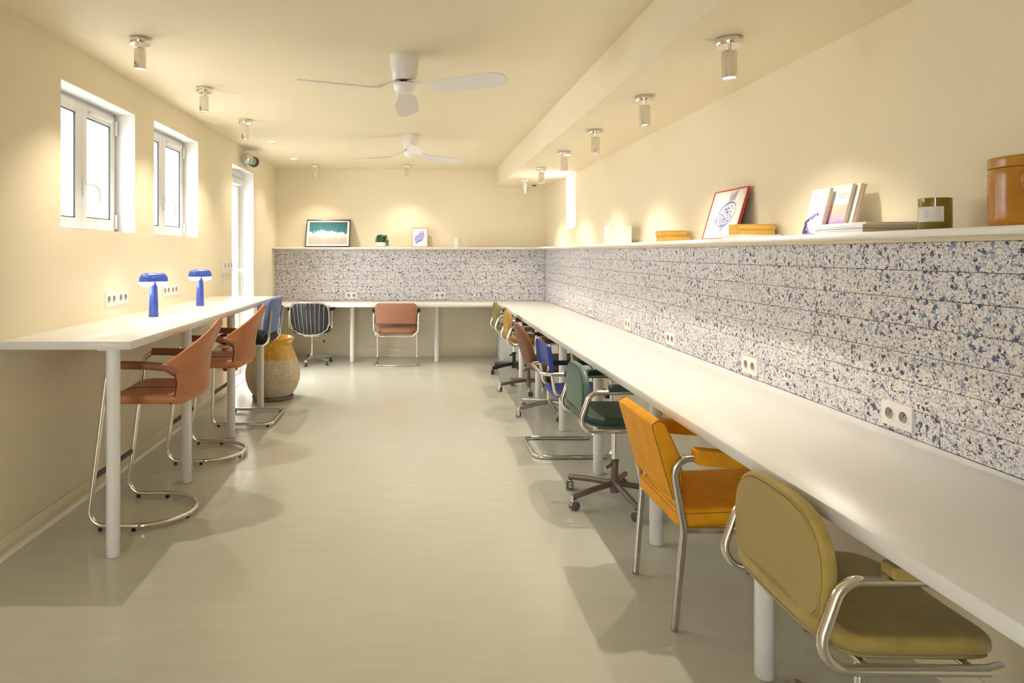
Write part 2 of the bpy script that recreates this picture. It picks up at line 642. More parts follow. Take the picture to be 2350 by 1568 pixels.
def rrect(w, h, r, n=6, cx=0, cy=0):
    """rounded rectangle outline; r = one radius or (bottom-left, bottom-right, top-right, top-left)"""
    r = r if isinstance(r, (list, tuple)) else (r,) * 4
    cs = [(-w / 2 + r[0], -h / 2 + r[0], r[0], PI), (w / 2 - r[1], -h / 2 + r[1], r[1], 1.5 * PI),
          (w / 2 - r[2], h / 2 - r[2], r[2], 0), (-w / 2 + r[3], h / 2 - r[3], r[3], 0.5 * PI)]
    out = []
    for x, y, q, a0 in cs:
        for k in range(n + 1):
            a = a0 + (PI / 2) * k / n
            out.append((cx + x + q * math.cos(a), cy + y + q * math.sin(a)))
    return out


def densify(o, step):
    out = []
    for i, p in enumerate(o):
        q = o[(i + 1) % len(o)]
        d = math.hypot(q[0] - p[0], q[1] - p[1])
        k = max(1, int(math.ceil(d / step)))
        for j in range(k):
            out.append((p[0] + (q[0] - p[0]) * j / k, p[1] + (q[1] - p[1]) * j / k))
    return out


def slab(name, outline, th, rr, fn, mat, parent=None, crown=0.0, step=0.03, nr=4, inner=(0.8, 0.55, 0.28)):
    """cushion: outline in (a,b), thickness th along c with rounded rim rr; fn maps (a,b,c) -> xyz"""
    o = densify(outline, step)
    N = len(o)
    cx = sum(p[0] for p in o) / N
    cy = sum(p[1] for p in o) / N
    rr = min(rr, th / 2)
    prof = []
    for k in range(nr + 1):
        a = -PI / 2 + PI * k / nr if th / 2 - rr < 1e-6 else None
    up = []
    for k in range(nr + 1):
        a = (PI / 2) * k / nr
        up.append((rr * (1 - math.cos(a)), th / 2 - rr + rr * math.sin(a)))
    rings = []
    for ins, z in up:
        rings.append((ins, 1.0, z))
    verts, faces = [], []

    def add_side(sign):
        idx = []
        for ins, s, z in rings:
            row = []
            for x, y in o:
                dx, dy = x - cx, y - cy
                d = math.hypot(dx, dy) or 1
                f = max(0.0, 1 - ins / d)
                row.append(len(verts))
                verts.append((cx + dx * f, cy + dy * f, sign * z))
            idx.append(row)
        for s in inner:
            row = []
            for x, y in o:
                dx, dy = x - cx, y - cy
                d = math.hypot(dx, dy) or 1
                f = max(0.0, 1 - rr / d) * s
                row.append(len(verts))
                verts.append((cx + dx * f, cy + dy * f, sign * (th / 2 + crown * (1 - s * s))))
            idx.append(row)
        c = len(verts)
        verts.append((cx, cy, sign * (th / 2 + crown)))
        for a, b in zip(idx, idx[1:]):
            for i in range(N):
                j = (i + 1) % N
                faces.append((a[i], a[j], b[j], b[i]))
        for i in range(N):
            faces.append((idx[-1][i], idx[-1][(i + 1) % N], c))
        return idx[0]

    t = add_side(1)
    bt = add_side(-1)
    for i in range(N):
        j = (i + 1) % N
        faces.append((t[i], t[j], bt[j], bt[i]))
    return mesh(name, [fn(*v) for v in verts], faces, mat, parent, True, 60)


def grid_shell(name, fn, nu, nv, th, mat, parent=None):
    """shell: fn(u,v) in [0,1]^2, thickened by th"""
    P = [[V(fn(i / nu, j / nv)) for j in range(nv + 1)] for i in range(nu + 1)]
    Nn = [[None] * (nv + 1) for _ in range(nu + 1)]
    for i in range(nu + 1):
        for j in range(nv + 1):
            du = P[min(i + 1, nu)][j] - P[max(i - 1, 0)][j]
            dv = P[i][min(j + 1, nv)] - P[i][max(j - 1, 0)]
            Nn[i][j] = du.cross(dv).normalized()
    verts, faces = [], []
    W = nv + 1
    for s in (0.5, -0.5):
        for i in range(nu + 1):
            for j in range(nv + 1):
                verts.append(P[i][j] + Nn[i][j] * (th * s))
    off = (nu + 1) * W
    for i in range(nu):
        for j in range(nv):
            a, b, c, d = i * W + j, (i + 1) * W + j, (i + 1) * W + j + 1, i * W + j + 1
            faces.append((a, b, c, d))
            faces.append((a + off, d + off, c + off, b + off))
    for i in range(nu):
        for j in (0, nv):
            a, b = i * W + j, (i + 1) * W + j
            faces.append((a, b, b + off, a + off))
    for j in range(nv):
        for i in (0, nu):
            a, b = i * W + j, i * W + j + 1
            faces.append((a, b, b + off, a + off))
    return mesh(name, verts, faces, mat, parent, True, 55)


def ribbon(name, strokes, mat, parent, fn, n=8):
    """flat ink strokes: list of (polyline [(a,b)..], width); fn maps (a,b)->xyz"""
    verts, faces = [], []
    for pts, w in strokes:
        N = len(pts)
        base = len(verts)
        for i, (x, y) in enumerate(pts):
            x0, y0 = pts[max(i - 1, 0)]
            x1, y1 = pts[min(i + 1, N - 1)]
            dx, dy = x1 - x0, y1 - y0
            d = math.hypot(dx, dy) or 1
            ww = w * (0.35 + 0.65 * math.sin(PI * (i + 0.5) / N))
            nx, ny = -dy / d * ww / 2, dx / d * ww / 2
            verts.append(fn(x + nx, y + ny))
            verts.append(fn(x - nx, y - ny))
        for i in range(N - 1):
            a = base + 2 * i
            faces.append((a, a + 1, a + 3, a + 2))
    return mesh(name, verts, faces, mat, parent)


def thing(name, label, cat, loc=(0, 0, 0), rz=0.0, group=None, kind=None):
    o = bpy.data.objects.new(name, None)
    C.objects.link(o)
    o.empty_display_size = 0.1
    o.location = loc
    o.rotation_euler = (0, 0, rz)
    tag(o, label, cat, group, kind)
    return o


def tag(o, label=None, cat=None, group=None, kind=None):
    if label:
        o['label'] = label
    if cat:
        o['category'] = cat
    if group:
        o['group'] = group
    if kind:
        o['kind'] = kind
    return o


def struct(o, label, cat):
    return tag(o, label, cat, kind='structure')


def copy_tree(o, parent=None):
    kids = list(o.children)
    c = o.copy()
    C.objects.link(c)
    c.parent = parent
    for k in kids:
        copy_tree(k, c)
    return c


# ------------------------------------------------------------------ the room
TH = 0.36
struct(box('floor', (XL - TH, YF - 0.4, -0.1), (XR + 0.3, YB + 0.3, 0), 'floor_paint'), 'glossy sage grey painted floor of the room', 'floor')
struct(box('ceiling', (XL - TH, YF - 0.4, H), (XR + 0.3, YB + 0.3, H + 0.15), 'ceiling_paint'), 'cream painted ceiling of the room', 'ceiling')
struct(box('ceiling_soffit', (XS, YF, HS), (XR, YB, H), 'ceiling_paint'), 'lowered cream soffit above the long desk', 'soffit')

W1 = (3.677, 4.649, 1.553, 2.363)
W2 = (4.98, 5.99, 1.553, 2.393)
D2 = (0.25, 1.25, 0.0, 2.353)
D1 = (7.08, 8.02, 0.0, 2.353)
xo = XL - TH
struct(boxes('wall_left', [
    ((xo, YF, 0), (XL, W1[0], H)),
    ((xo, W1[0], 0), (XL, W1[1], W1[2])), ((xo, W1[0], W1[3]), (XL, W1[1], H)),
    ((xo, W1[1], 0), (XL, W2[0], H)),
    ((xo, W2[0], 0), (XL, W2[1], W2[2])), ((xo, W2[0], W2[3]), (XL, W2[1], H)),
    ((xo, W2[1], 0), (XL, D1[0], H)),
    ((xo, D1[0], D1[3]), (XL, D1[1], H)),
    ((xo, D1[1], 0), (XL, YB, H))], 'wall_paint'), 'cream wall pierced by two casement windows and a glazed door', 'wall')
struct(box('wall_back', (XL - TH, YB, 0), (XR + 0.3, YB + 0.25, H), 'wall_paint'), 'cream end wall behind the shelf', 'wall')
struct(boxes('wall_front', [((XL - TH, YF - 0.36, 0), (-1.75, YF, H)), ((-0.75, YF - 0.36, 0), (XR + 0.3, YF, H)), ((-1.75, YF - 0.36, D2[3]), (-0.75, YF, H))], 'wall_paint'), 'cream end wall behind the viewer', 'wall')
W3 = (7.62, 8.09, 1.70, 2.308)
struct(boxes('wall_right', [
    ((XR, YF, 0), (XR + 0.26, W3[0], H)),
    ((XR, W3[0], 0), (XR + 0.26, W3[1], W3[2])), ((XR, W3[0], W3[3]), (XR + 0.26, W3[1], H)),
    ((XR, W3[1], 0), (XR + 0.26, YB, H))], 'wall_paint'), 'cream long wall above the speckled cladding', 'wall')

# baseboards
struct(boxes('baseboard_left', [((XL, YF, 0), (XL + 0.018, D1[0], 0.105)), ((XL, D1[1], 0), (XL + 0.018, YB, 0.105))], 'wall_paint', bevel=0.003, seg=1),
       'cream baseboard under the bar table', 'baseboard')
struct(box('baseboard_back', (XL + 0.018, YB - 0.018, 0), (1.08, YB, 0.115), 'wall_paint', bevel=0.003, seg=1), 'cream baseboard under the back desk', 'baseboard')

# lower lining walls that carry the cladding, with boards
BT = 0.016
low_r = struct(box('wall_right_lower', (XP + BT, YF, 0), (XR, YB, ZSH - 0.022), 'grout_dark'), 'lower lining of the long wall clad in speckled boards', 'wall')
low_b = struct(box('wall_back_lower', (XL, YP + BT, ZD - 0.03), (XP + BT, YB, ZSH - 0.022), 'grout_dark'), 'lower lining of the end wall clad in speckled boards', 'wall')
struct(boxes('baseboard_right', [((XP + 0.002, YF, 0.0), (XP + BT, YB, 0.105)), ((XP + 0.008, YF, 0.105), (XP + BT, YB, ZD - 0.04))], 'wall_paint'),
       'cream lining and baseboard under the long desk', 'baseboard')
ZT = 1.459
ROWS = 7
rh = (ZT - ZD) / ROWS
BL = 0.382
gap = 0.0016
bd_me = {}


def board(parent, axis, s0, s1, z0, jit):
    ln = round(s1 - s0, 3)
    key = (axis, ln)
    if key not in bd_me:
        if axis == 'y':
            o = box('board', (0, gap / 2, gap / 2), (BT, ln - gap / 2, rh - gap / 2), 'chip_board', bevel=0.0012, seg=1)
        else:
            o = box('board', (gap / 2, 0, gap / 2), (ln - gap / 2, BT, rh - gap / 2), 'chip_board', bevel=0.0012, seg=1)
        for p in o.data.polygons:
            p.use_smooth = False
        bd_me[key] = o.data
    else:
        o = bpy.data.objects.new('board', bd_me[key])
        C.objects.link(o)
    o.parent = parent
    o.location = (XP + jit, s0, z0) if axis == 'y' else (s0, YP + jit, z0)


offs = [0.10, 0.36, 0.215, 0.0, 0.165, 0.315, 0.05]
for rI in range(ROWS):
    z0 = ZD + rI * rh
    # long wall, from behind the camera's frame edge to the corner
    y = 1.02 + offs[rI]
    board(low_r, 'y', 1.0, y, z0, 0.0) if y - 1.0 > 0.03 else None
    while y < YP - 0.001:
        e = min(y + BL, YP)
        if YP - e < 0.04:
            e = YP
        board(low_r, 'y', y, e, z0, random.choice((0, 0, 0.0006, 0.0012, 0.002)))
        y = e
    x = XL
    e = XL + offs[(rI + 3) % 7] + 0.05
    while x < XP - 0.001:
        if XP - e < 0.04:
            e = XP
        board(low_b, 'x', x, e, z0, random.choice((0, 0, 0.0006, 0.0012, 0.002)))
        x = e
        e = min(x + BL, XP)
struct(boxes('trim_1', [((XP - 0.004, YF, ZT), (XP + BT, YP, ZSH - 0.022))], 'wall_paint'), 'cream strip under the shelf of the long wall', 'trim')
struct(boxes('trim_2', [((XL, YP - 0.004, ZT), (XP, YP + BT, ZSH - 0.022))], 'wall_paint'), 'cream strip under the shelf of the end wall', 'trim')

# ledge shelf (one continuous L)
sh = thing('ledge_shelf', 'white L-shaped ledge shelf running above the speckled cladding', 'shelf')
box('shelf_board', (XSH, YF, ZSH - 0.022), (XR, YB, ZSH), 'shelf_paint', sh, bevel=0.0015, seg=1)
box('shelf_board', (XL, YSH, ZSH - 0.022), (XSH, YB, ZSH), 'shelf_paint', sh, bevel=0.0015, seg=1)


# ------------------------------------------------------------------ windows and door
def handle_mesh(parent, loc, mirror=1):
    """curved lever handle; sits on a face looking along +x*mirror, lever hooks toward +y then down"""
    mx = mirror
    h = box('handle_plate', (loc[0] - 0.0 if mx > 0 else loc[0] - 0.016, loc[1] - 0.014, loc[2] - 0.06),
            (loc[0] + 0.016 if mx > 0 else loc[0], loc[1] + 0.014, loc[2] + 0.06), 'pvc_white', parent, bevel=0.004)
    x = loc[0] + 0.012 * mx
    tube('lever', [(x, loc[1], loc[2] + 0.012), (x + 0.048 * mx, loc[1] + 0.004, loc[2] + 0.012),
                   (x + 0.062 * mx, loc[1] + 0.05, loc[2] - 0.01), (x + 0.050 * mx, loc[1] + 0.062, loc[2] - 0.095)],
         0.011, 'pvc_white', h, fil=0.035, seg=12)
    return h


def sash(parent, y0, y1, z0, z1, x0, x1, st, rail):
    f = boxes('sash', [((x0, y0, z0), (x1, y0 + st, z1)), ((x0, y1 - st, z0), (x1, y1, z1)),
                       ((x0, y0 + st, z0), (x1, y1 - st, z0 + rail)), ((x0, y0 + st, z1 - rail), (x1, y1 - st, z1))], 'pvc_white', parent, bevel=0.004)
    g = 0.006
    boxes('gasket', [((x1 - 0.012, y0 + st, z0 + rail), (x1 - 0.003, y0 + st + g, z1 - rail)), ((x1 - 0.012, y1 - st - g, z0 + rail), (x1 - 0.003, y1 - st, z1 - rail)),
                     ((x1 - 0.012, y0 + st, z0 + rail), (x1 - 0.003, y1 - st, z0 + rail + g)), ((x1 - 0.012, y0 + st, z1 - rail - g), (x1 - 0.003, y1 - st, z1 - rail))], 'gasket', f)
    xm = x0 + 0.02
    mesh('pane', [(xm, y0 + st, z0 + rail), (xm, y1 - st, z0 + rail), (xm, y1 - st, z1 - rail), (xm, y0 + st, z1 - rail)], [(0, 1, 2, 3)], 'window_glass', f)
    return f


def window(name, W, label):
    y0, y1, z0, z1 = W
    w = thing(name, label, 'window', kind='structure')
    xa, xb = -2.135, -2.062
    fr = 0.045
    boxes('window_frame', [((xa, y0, z0), (xb, y0 + fr, z1)), ((xa, y1 - fr, z0), (xb, y1, z1)),
                           ((xa, y0 + fr, z0), (xb, y1 - fr, z0 + 0.03)), ((xa, y0 + fr, z1 - 0.05), (xb, y1 - fr, z1))], 'pvc_white', w, bevel=0.003)
    e = 0.004
    boxes('reveal', [((-2.06, y0, z0 + e), (XL, y0 + e, z1 - e)), ((-2.06, y1 - e, z0 + e), (XL, y1, z1 - e)), ((-2.06, y0, z1 - e), (XL, y1, z1)), ((-2.06, y0, z0), (XL, y1, z0 + e))], 'reveal_white', w)
    ym = (y0 + y1) / 2
    sash(w, y0 + 0.030, ym - 0.001, z0 + 0.015, z1 - 0.03, -2.11, -2.045, 0.075, 0.065)
    s2 = sash(w, ym + 0.001, y1 - 0.030, z0 + 0.015, z1 - 0.03, -2.11, -2.045, 0.065, 0.072)
    boxes('vent', [((-2.045, ym + 0.09, z1 - 0.078), (-2.030, y1 - 0.10, z1 - 0.054))], 'pvc_white', s2, bevel=0.004)
    handle_mesh(w, (-2.045, ym + 0.022, z0 + 0.27))
    for zz in (z0 + 0.03, z1 - 0.15):
        cyl('hinge', (-2.037, y1 - 0.030, zz), (-2.037, y1 - 0.030, zz + 0.095), 0.010, 'pvc_white', w)
    return w


window('window_1', W1, 'white casement window nearest to the free end of the bar table')
window('window_2', W2, 'white casement window beyond the second blue lamp')


# glazed door
def glazed_door(name, D, label):
    d = thing(name, label, 'door', kind='structure')
    y0, y1, _, z1 = D
    boxes('door_frame', [((-2.14, y0, 0), (-2.05, y0 + 0.045, z1)), ((-2.14, y1 - 0.03, 0), (-2.05, y1, z1)),
                         ((-2.14, y0 + 0.045, z1 - 0.06), (-2.05, y1 - 0.03, z1))], 'pvc_white', d, bevel=0.004)
    boxes('reveal', [((-2.05, y0, 0.013), (XL, y0 + 0.004, z1 - 0.004)), ((-2.05, y1 - 0.004, 0.013), (XL, y1, z1 - 0.004)), ((-2.05, y0, z1 - 0.004), (XL, y1, z1))], 'reveal_white', d)
    a, b = y0 + 0.045, y1 - 0.035
    lf = boxes('door_leaf', [((-2.12, a, 0.013), (-2.075, a + 0.11, 2.29)), ((-2.12, b - 0.11, 0.013), (-2.075, b, 2.29)),
                             ((-2.12, a + 0.11, 0.013), (-2.075, b - 0.11, 0.14)), ((-2.12, a + 0.11, 2.17), (-2.075, b - 0.11, 2.29))], 'pvc_white', d, bevel=0.004)
    mesh('pane', [(-2.10, a + 0.11, 0.14), (-2.10, b - 0.11, 0.14), (-2.10, b - 0.11, 2.17), (-2.10, a + 0.11, 2.17)], [(0, 1, 2, 3)], 'window_glass', lf)
    box('door_closer', (-2.075, b - 0.50, 2.19), (-2.01, b - 0.16, 2.255), 'pvc_white', lf, bevel=0.008)
    lathe('door_knob', [(0.012, 0), (0.012, 0.03), (0.026, 0.045), (0.034, 0.065), (0.026, 0.085), (0, 0.09)], 'pvc_white', lf, 20, (-2.075, b - 0.085, 1.22), Matrix.Rotation(PI / 2, 3, 'Y'))
    return d


glazed_door('door_1', D1, 'white glazed door in the deep doorway beyond the bar table')
d = glazed_door('door_2', D2, 'white glazed door in the end wall behind the viewer')
d.location = (-0.5, YF + 1.92, 0)
d.rotation_euler = (0, 0, PI / 2)
struct(box('trim_3', (-2.28, D1[0], -0.02), (XL + 0.005, D1[1], 0.012), 'white_paint', bevel=0.003), 'pale stone threshold of the doorway beyond the bar table', 'threshold')

# small window in the right wall
w = thing('window_3', 'narrow white window recessed in the long wall near the far corner', 'window', kind='structure')
y0, y1, z0, z1 = W3
boxes('window_frame', [((1.875, y0, z0), (1.94, y0 + 0.04, z1)), ((1.875, y1 - 0.04, z0), (1.94, y1, z1)),
                       ((1.875, y0 + 0.04, z0), (1.94, y1 - 0.04, z0 + 0.045)), ((1.875, y0 + 0.04, z1 - 0.045), (1.94, y1 - 0.04, z1))], 'pvc_white', w, bevel=0.004)
mesh('pane', [(1.91, y0 + 0.04, z0 + 0.045), (1.91, y1 - 0.04, z0 + 0.045), (1.91, y1 - 0.04, z1 - 0.045), (1.91, y0 + 0.04, z1 - 0.045)], [(0, 1, 2, 3)], 'window_glass', w)
hp = box('handle_plate', (1.86, y0 + 0.20, 1.80), (1.878, y0 + 0.23, 1.93), 'pvc_white', w, bevel=0.004)
tube('lever', [(1.868, y0 + 0.215, 1.93), (1.80, y0 + 0.21, 1.93), (1.785, y0 + 0.17, 1.90), (1.80, y0 + 0.15, 1.81)], 0.012, 'pvc_white', hp, fil=0.05, seg=12)

# outside, seen through the left windows
struct(box('ground_outside', (-9, -6, -0.25), (XL - TH, 18, -0.12), 'outside_ground'), 'pale paving outside the windows', 'ground')
struct(box('ground_outside_door', (XL - TH, -6, -0.25), (6, YF - 0.4, -0.12), 'outside_ground'), 'pale paving outside the door behind the viewer', 'ground')
ow = struct(box('wall_outside', (-7.2, 8.6, -0.2), (-6.9, 16, 5.2), 'outside_plaster'), 'white house wall seen through the casement windows', 'wall')
sh_o = thing('louvre_shutter', 'grey slatted shutter on the white house outside the first window', 'shutter', (-6.88, 13.0, 0.0))
boxes('shutter_frame', [((0, -0.9, 1.3), (0.05, -0.82, 3.2)), ((0, 0.82, 1.3), (0.05, 0.9, 3.2)), ((0, -0.82, 1.3), (0.05, 0.82, 1.38)), ((0, -0.82, 3.12), (0.05, 0.82, 3.2))], 'shutter_grey', sh_o)
sl0 = boxes('slat', [((0.0, -0.82, 0), (0.045, 0.82, 0.05))], 'shutter_grey', sh_o)
sl0.location = (0, 0, 1.42)
for i in range(1, 17):
    s = sl0.copy()
    C.objects.link(s)
    s.parent = sh_o
    s.location = (0, 0, 1.42 + i * 0.10)

# ------------------------------------------------------------------ desk and bar table
dk = thing('corner_desk', 'long white L-shaped desk on round legs along the speckled walls', 'desk')
TK = 0.038
box('worktop', (XD, YF + 0.3, ZD - TK), (XP, YP, ZD), 'white_laminate', dk, bevel=0.0015, seg=1)
box('worktop', (XL, YD, ZD - TK), (XD, YP, ZD), 'white_laminate', dk, bevel=0.0015, seg=1)
desk_legs = [(1.165, yy) for yy in (1.22, 2.29, 3.33, 4.39, 5.455, 6.55, 7.6)] + [(-0.844, 8.90), (0.256, 8.90)]


def legs(parent, lst, h, r=0.031):
    first = None
    for x, y in lst:
        if first is None:
            lg = lathe('leg', [(0, 0.002), (r - 0.002, 0.002), (r, 0.006), (r, h)], 'white_paint', parent, 28)
            pl = box('mount_plate', (-0.052, -0.052, h), (0.052, 0.052, h + 0.006), 'white_paint', lg, bevel=0.001, seg=1)
            lg.location = (x, y, 0)
            first = lg
        else:
            lg = copy_tree(first, parent)
            lg.location = (x, y, 0)


legs(dk, desk_legs, ZD - TK - 0.006)
bt = thing('bar_table', 'high white bar table on round legs under the casement windows', 'table')
ZBT = 1.014
box('table_top', (XL, 3.14, ZBT - TK), (-1.317, 6.41, ZBT), 'white_laminate', bt, bevel=0.0015, seg=1)
legs(bt, [(-1.4236, 3.20), (-1.428, 4.23), (-1.428, 5.245), (-1.435, 6.26)], ZBT - TK - 0.006)

pc = thing('cabinet', 'small white cabinet under the far corner of the long desk', 'cabinet', (1.10, 9.03, 0))
boxes('cabinet_body', [((0, 0, 0.0), (0.60, 0.33, 0.70))], 'white_paint', pc, bevel=0.003)
box('door', (0.02, -0.016, 0.03), (0.58, 0.0, 0.68), 'white_paint', pc, bevel=0.003)


# ------------------------------------------------------------------ ceiling lamps
def make_spot(loc):
    t = thing('ceiling_spotlight', 'x', 'spotlight', loc, group='chrome ceiling spotlights')
    lathe('canopy', [(0, 0), (0.053, 0), (0.0545, -0.002), (0.0545, -0.030), (0.052, -0.033), (0, -0.033)], 'chrome', t, 36)
    cyl('stem', (0, 0, -0.058), (0, 0, -0.033), 0.008, 'chrome', t, 14)
    b = lathe('lamp_body', [(0, -0.055), (0.029, -0.055), (0.0315, -0.058), (0.0315, -0.166), (0.029, -0.168), (0.027, -0.166), (0.026, -0.150)], 'chrome', t, 32)
    lathe('lens', [(0, -0.157), (0.0262, -0.157)], 'bulb_glow', b, 24)
    s = cyl('screw', (0.0535, 0, -0.012), (0.057, 0, -0.012), 0.004, 'steel', t, 10)
    s.rotation_euler = (0, 0, -1.2)
    ld = bpy.data.lights.new('spot_beam', 'SPOT')
    ld.energy = SPOT_W
    ld.color = SPOT_COL
    ld.spot_size = math.radians(112)
    ld.spot_blend = 1.0
    ld.shadow_soft_size = 0.014
    lo = bpy.data.objects.new('spot_beam', ld)
    C.objects.link(lo)
    lo.parent = t
    lo.location = (0, 0, -0.172)
    return t


ordn = ['first', 'second', 'third', 'fourth', 'fifth', 'sixth']
sp0 = None
lst = [((1.308, y, HS), '%s of six chrome spotlights under the lowered soffit, counted from the viewer' % ordn[i]) for i, y in enumerate((2.86, 3.92, 5.0, 6.06, 7.18, 8.32))]
lst += [((-1.495, y, H), '%s of three chrome spotlights on the ceiling above the bar table, counted from the viewer' % ordn[i]) for i, y in enumerate((3.685, 4.795, 5.94))]
lst += [((-1.34, 8.97, H), 'chrome ceiling spotlight in front of the end wall above the sea picture'), ((-0.135, 8.97, H), 'chrome ceiling spotlight in front of the end wall above the small plant')]
for loc, lab in lst:
    if sp0 is None:
        sp0 = make_spot(loc)
        t = sp0
    else:
        t = copy_tree(sp0)
        t.location = loc
    t['label'] = lab
    if loc[1] > 8.9:
        for ch in t.children:
            if ch.type == 'LIGHT':
                ch.data = ch.data.copy()
                ch.data.energy = SPOT_W * 0.62


def downlight(loc, label):
    t = thing('recessed_downlight', label, 'downlight', loc, group='recessed downlights')
    lathe('trim_ring', [(0.036, -0.001), (0.046, -0.001), (0.046, -0.004), (0.036, -0.006)], 'white_paint', t, 28)
    lathe('lens', [(0, -0.004), (0.036, -0.004)], 'bulb_glow', t, 24)
    ld = bpy.data.lights.new('downlight_beam', 'SPOT')
    ld.energy = SPOT_W * 0.75
    ld.color = SPOT_COL
    ld.spot_size = math.radians(112)
    ld.spot_blend = 1.0
    ld.shadow_soft_size = 0.035
    lo = bpy.data.objects.new('downlight_beam', ld)
    C.objects.link(lo)
    lo.parent = t
    lo.location = (0, 0, -0.012)


downlight((-1.505, 7.08, H), 'small round recessed downlight in front of the exit lamp')
downlight((-1.513, 8.39, H), 'small round recessed downlight nearest to the end wall corner')
sn = thing('ceiling_sensor', 'tiny dark sensor on the soffit near the far corner', 'sensor', (1.56, 9.08, HS))
lathe('sensor_body', [(0, 0), (0.034, 0), (0.034, -0.006), (0.010, -0.010), (0.008, -0.018), (0, -0.020)], 'black_plastic', sn, 20)


# ------------------------------------------------------------------ ceiling fans
def make_fan(loc, a0, label):
    t = thing('ceiling_fan', label, 'fan', loc, group='white ceiling fans')
    lathe('motor_housing', [(0, 0), (0.083, 0), (0.085, -0.004), (0.083, -0.05), (0.077, -0.10), (0.070, -0.146), (0.066, -0.150), (0, -0.150)], 'fan_white', t, 40)
    lathe('hub_gap', [(0.045, -0.150), (0.040, -0.153), (0.040, -0.168), (0.045, -0.170)], 'black_plastic', t, 28)
    lathe('light_bowl', [(0, -0.166), (0.062, -0.166), (0.064, -0.170), (0.063, -0.186), (0.057, -0.204), (0.046, -0.216), (0.025, -0.221), (0, -0.222)], 'fan_opal', t, 36)
    R0, R1 = 0.04, 0.655
    for k in range(3):
        a = math.radians(a0 + 120 * k)
        ca, sa = math.cos(a), math.sin(a)
        nu, nv = 30, 8

        def fn(u, v):
            r = R0 + (R1 - R0) * u
            # chord width: narrow root, widening after the S-bend, rounded tip
            w = 0.066 + 0.080 * min(1, max(0, (r - 0.10) / 0.14)) ** 1.3
            if u > 0.86:
                q = (u - 0.86) / 0.14
                w *= math.sqrt(max(0.02, 1 - q * q * 0.96))
            e = (r - 0.07) / 0.13
            e = 0 if e < 0 else 1 if e > 1 else e * e * (3 - 2 * e)
            zc = -0.160 - 0.045 * e - 0.012 * u
            pitch = -math.radians(3 + 13 * e)
            c = (v - 0.5) * w
            lead = 0.012 * e
            x, y, z = r, c * math.cos(pitch) + lead, zc + c * math.sin(pitch)
            return (x * ca - y * sa, x * sa + y * ca, z)
        grid_shell('blade', fn, nu, nv, 0.006, 'fan_white', t)
    return t


make_fan((-0.074, 4.01, H), 87, 'larger-looking white ceiling fan, nearer to the viewer')
make_fan((-0.064, 6.69, H), 275, 'white ceiling fan farther down the room, nearer to the end wall')

# exit lamp above the door
ex = thing('exit_lamp', 'clear tubular emergency lamp with green sign above the glazed door', 'emergency lamp', (-1.845, 7.38, 2.447))
ry = Matrix.Rotation(-PI / 2, 3, 'X')
lathe('tube_cover', [(0.050, 0.02), (0.054, 0.03), (0.054, 0.33), (0.050, 0.34)], 'clear_plastic', ex, 32, rot=ry)
lathe('end_cap', [(0, 0), (0.045, 0), (0.054, 0.006), (0.056, 0.03), (0.050, 0.035), (0, 0.035)], 'chrome_soft', ex, 32, rot=ry)
lathe('end_ring', [(0, 0.318), (0.056, 0.318), (0.059, 0.325), (0.059, 0.350), (0.054, 0.355), (0, 0.355)], 'grey_rubber', ex, 32, rot=ry)
lathe('sign_drum', [(0.0, 0.10), (0.040, 0.10), (0.040, 0.27), (0, 0.27)], 'plastic_white', ex, 28, rot=ry)
mesh('green_label', [(0.0413 * math.cos(a), 0.12 + 0.13 * j, 0.0413 * math.sin(a)) for j in (0, 1) for a in [math.radians(q) for q in range(-100, 21, 12)]],
     [(i, i + 1, i + 12, i + 11) for i in range(10)], 'green_sign', ex)
box('wall_bracket', (-0.075, 0.12, -0.03), (-0.048, 0.24, 0.03), 'chrome_soft', ex, bevel=0.004)


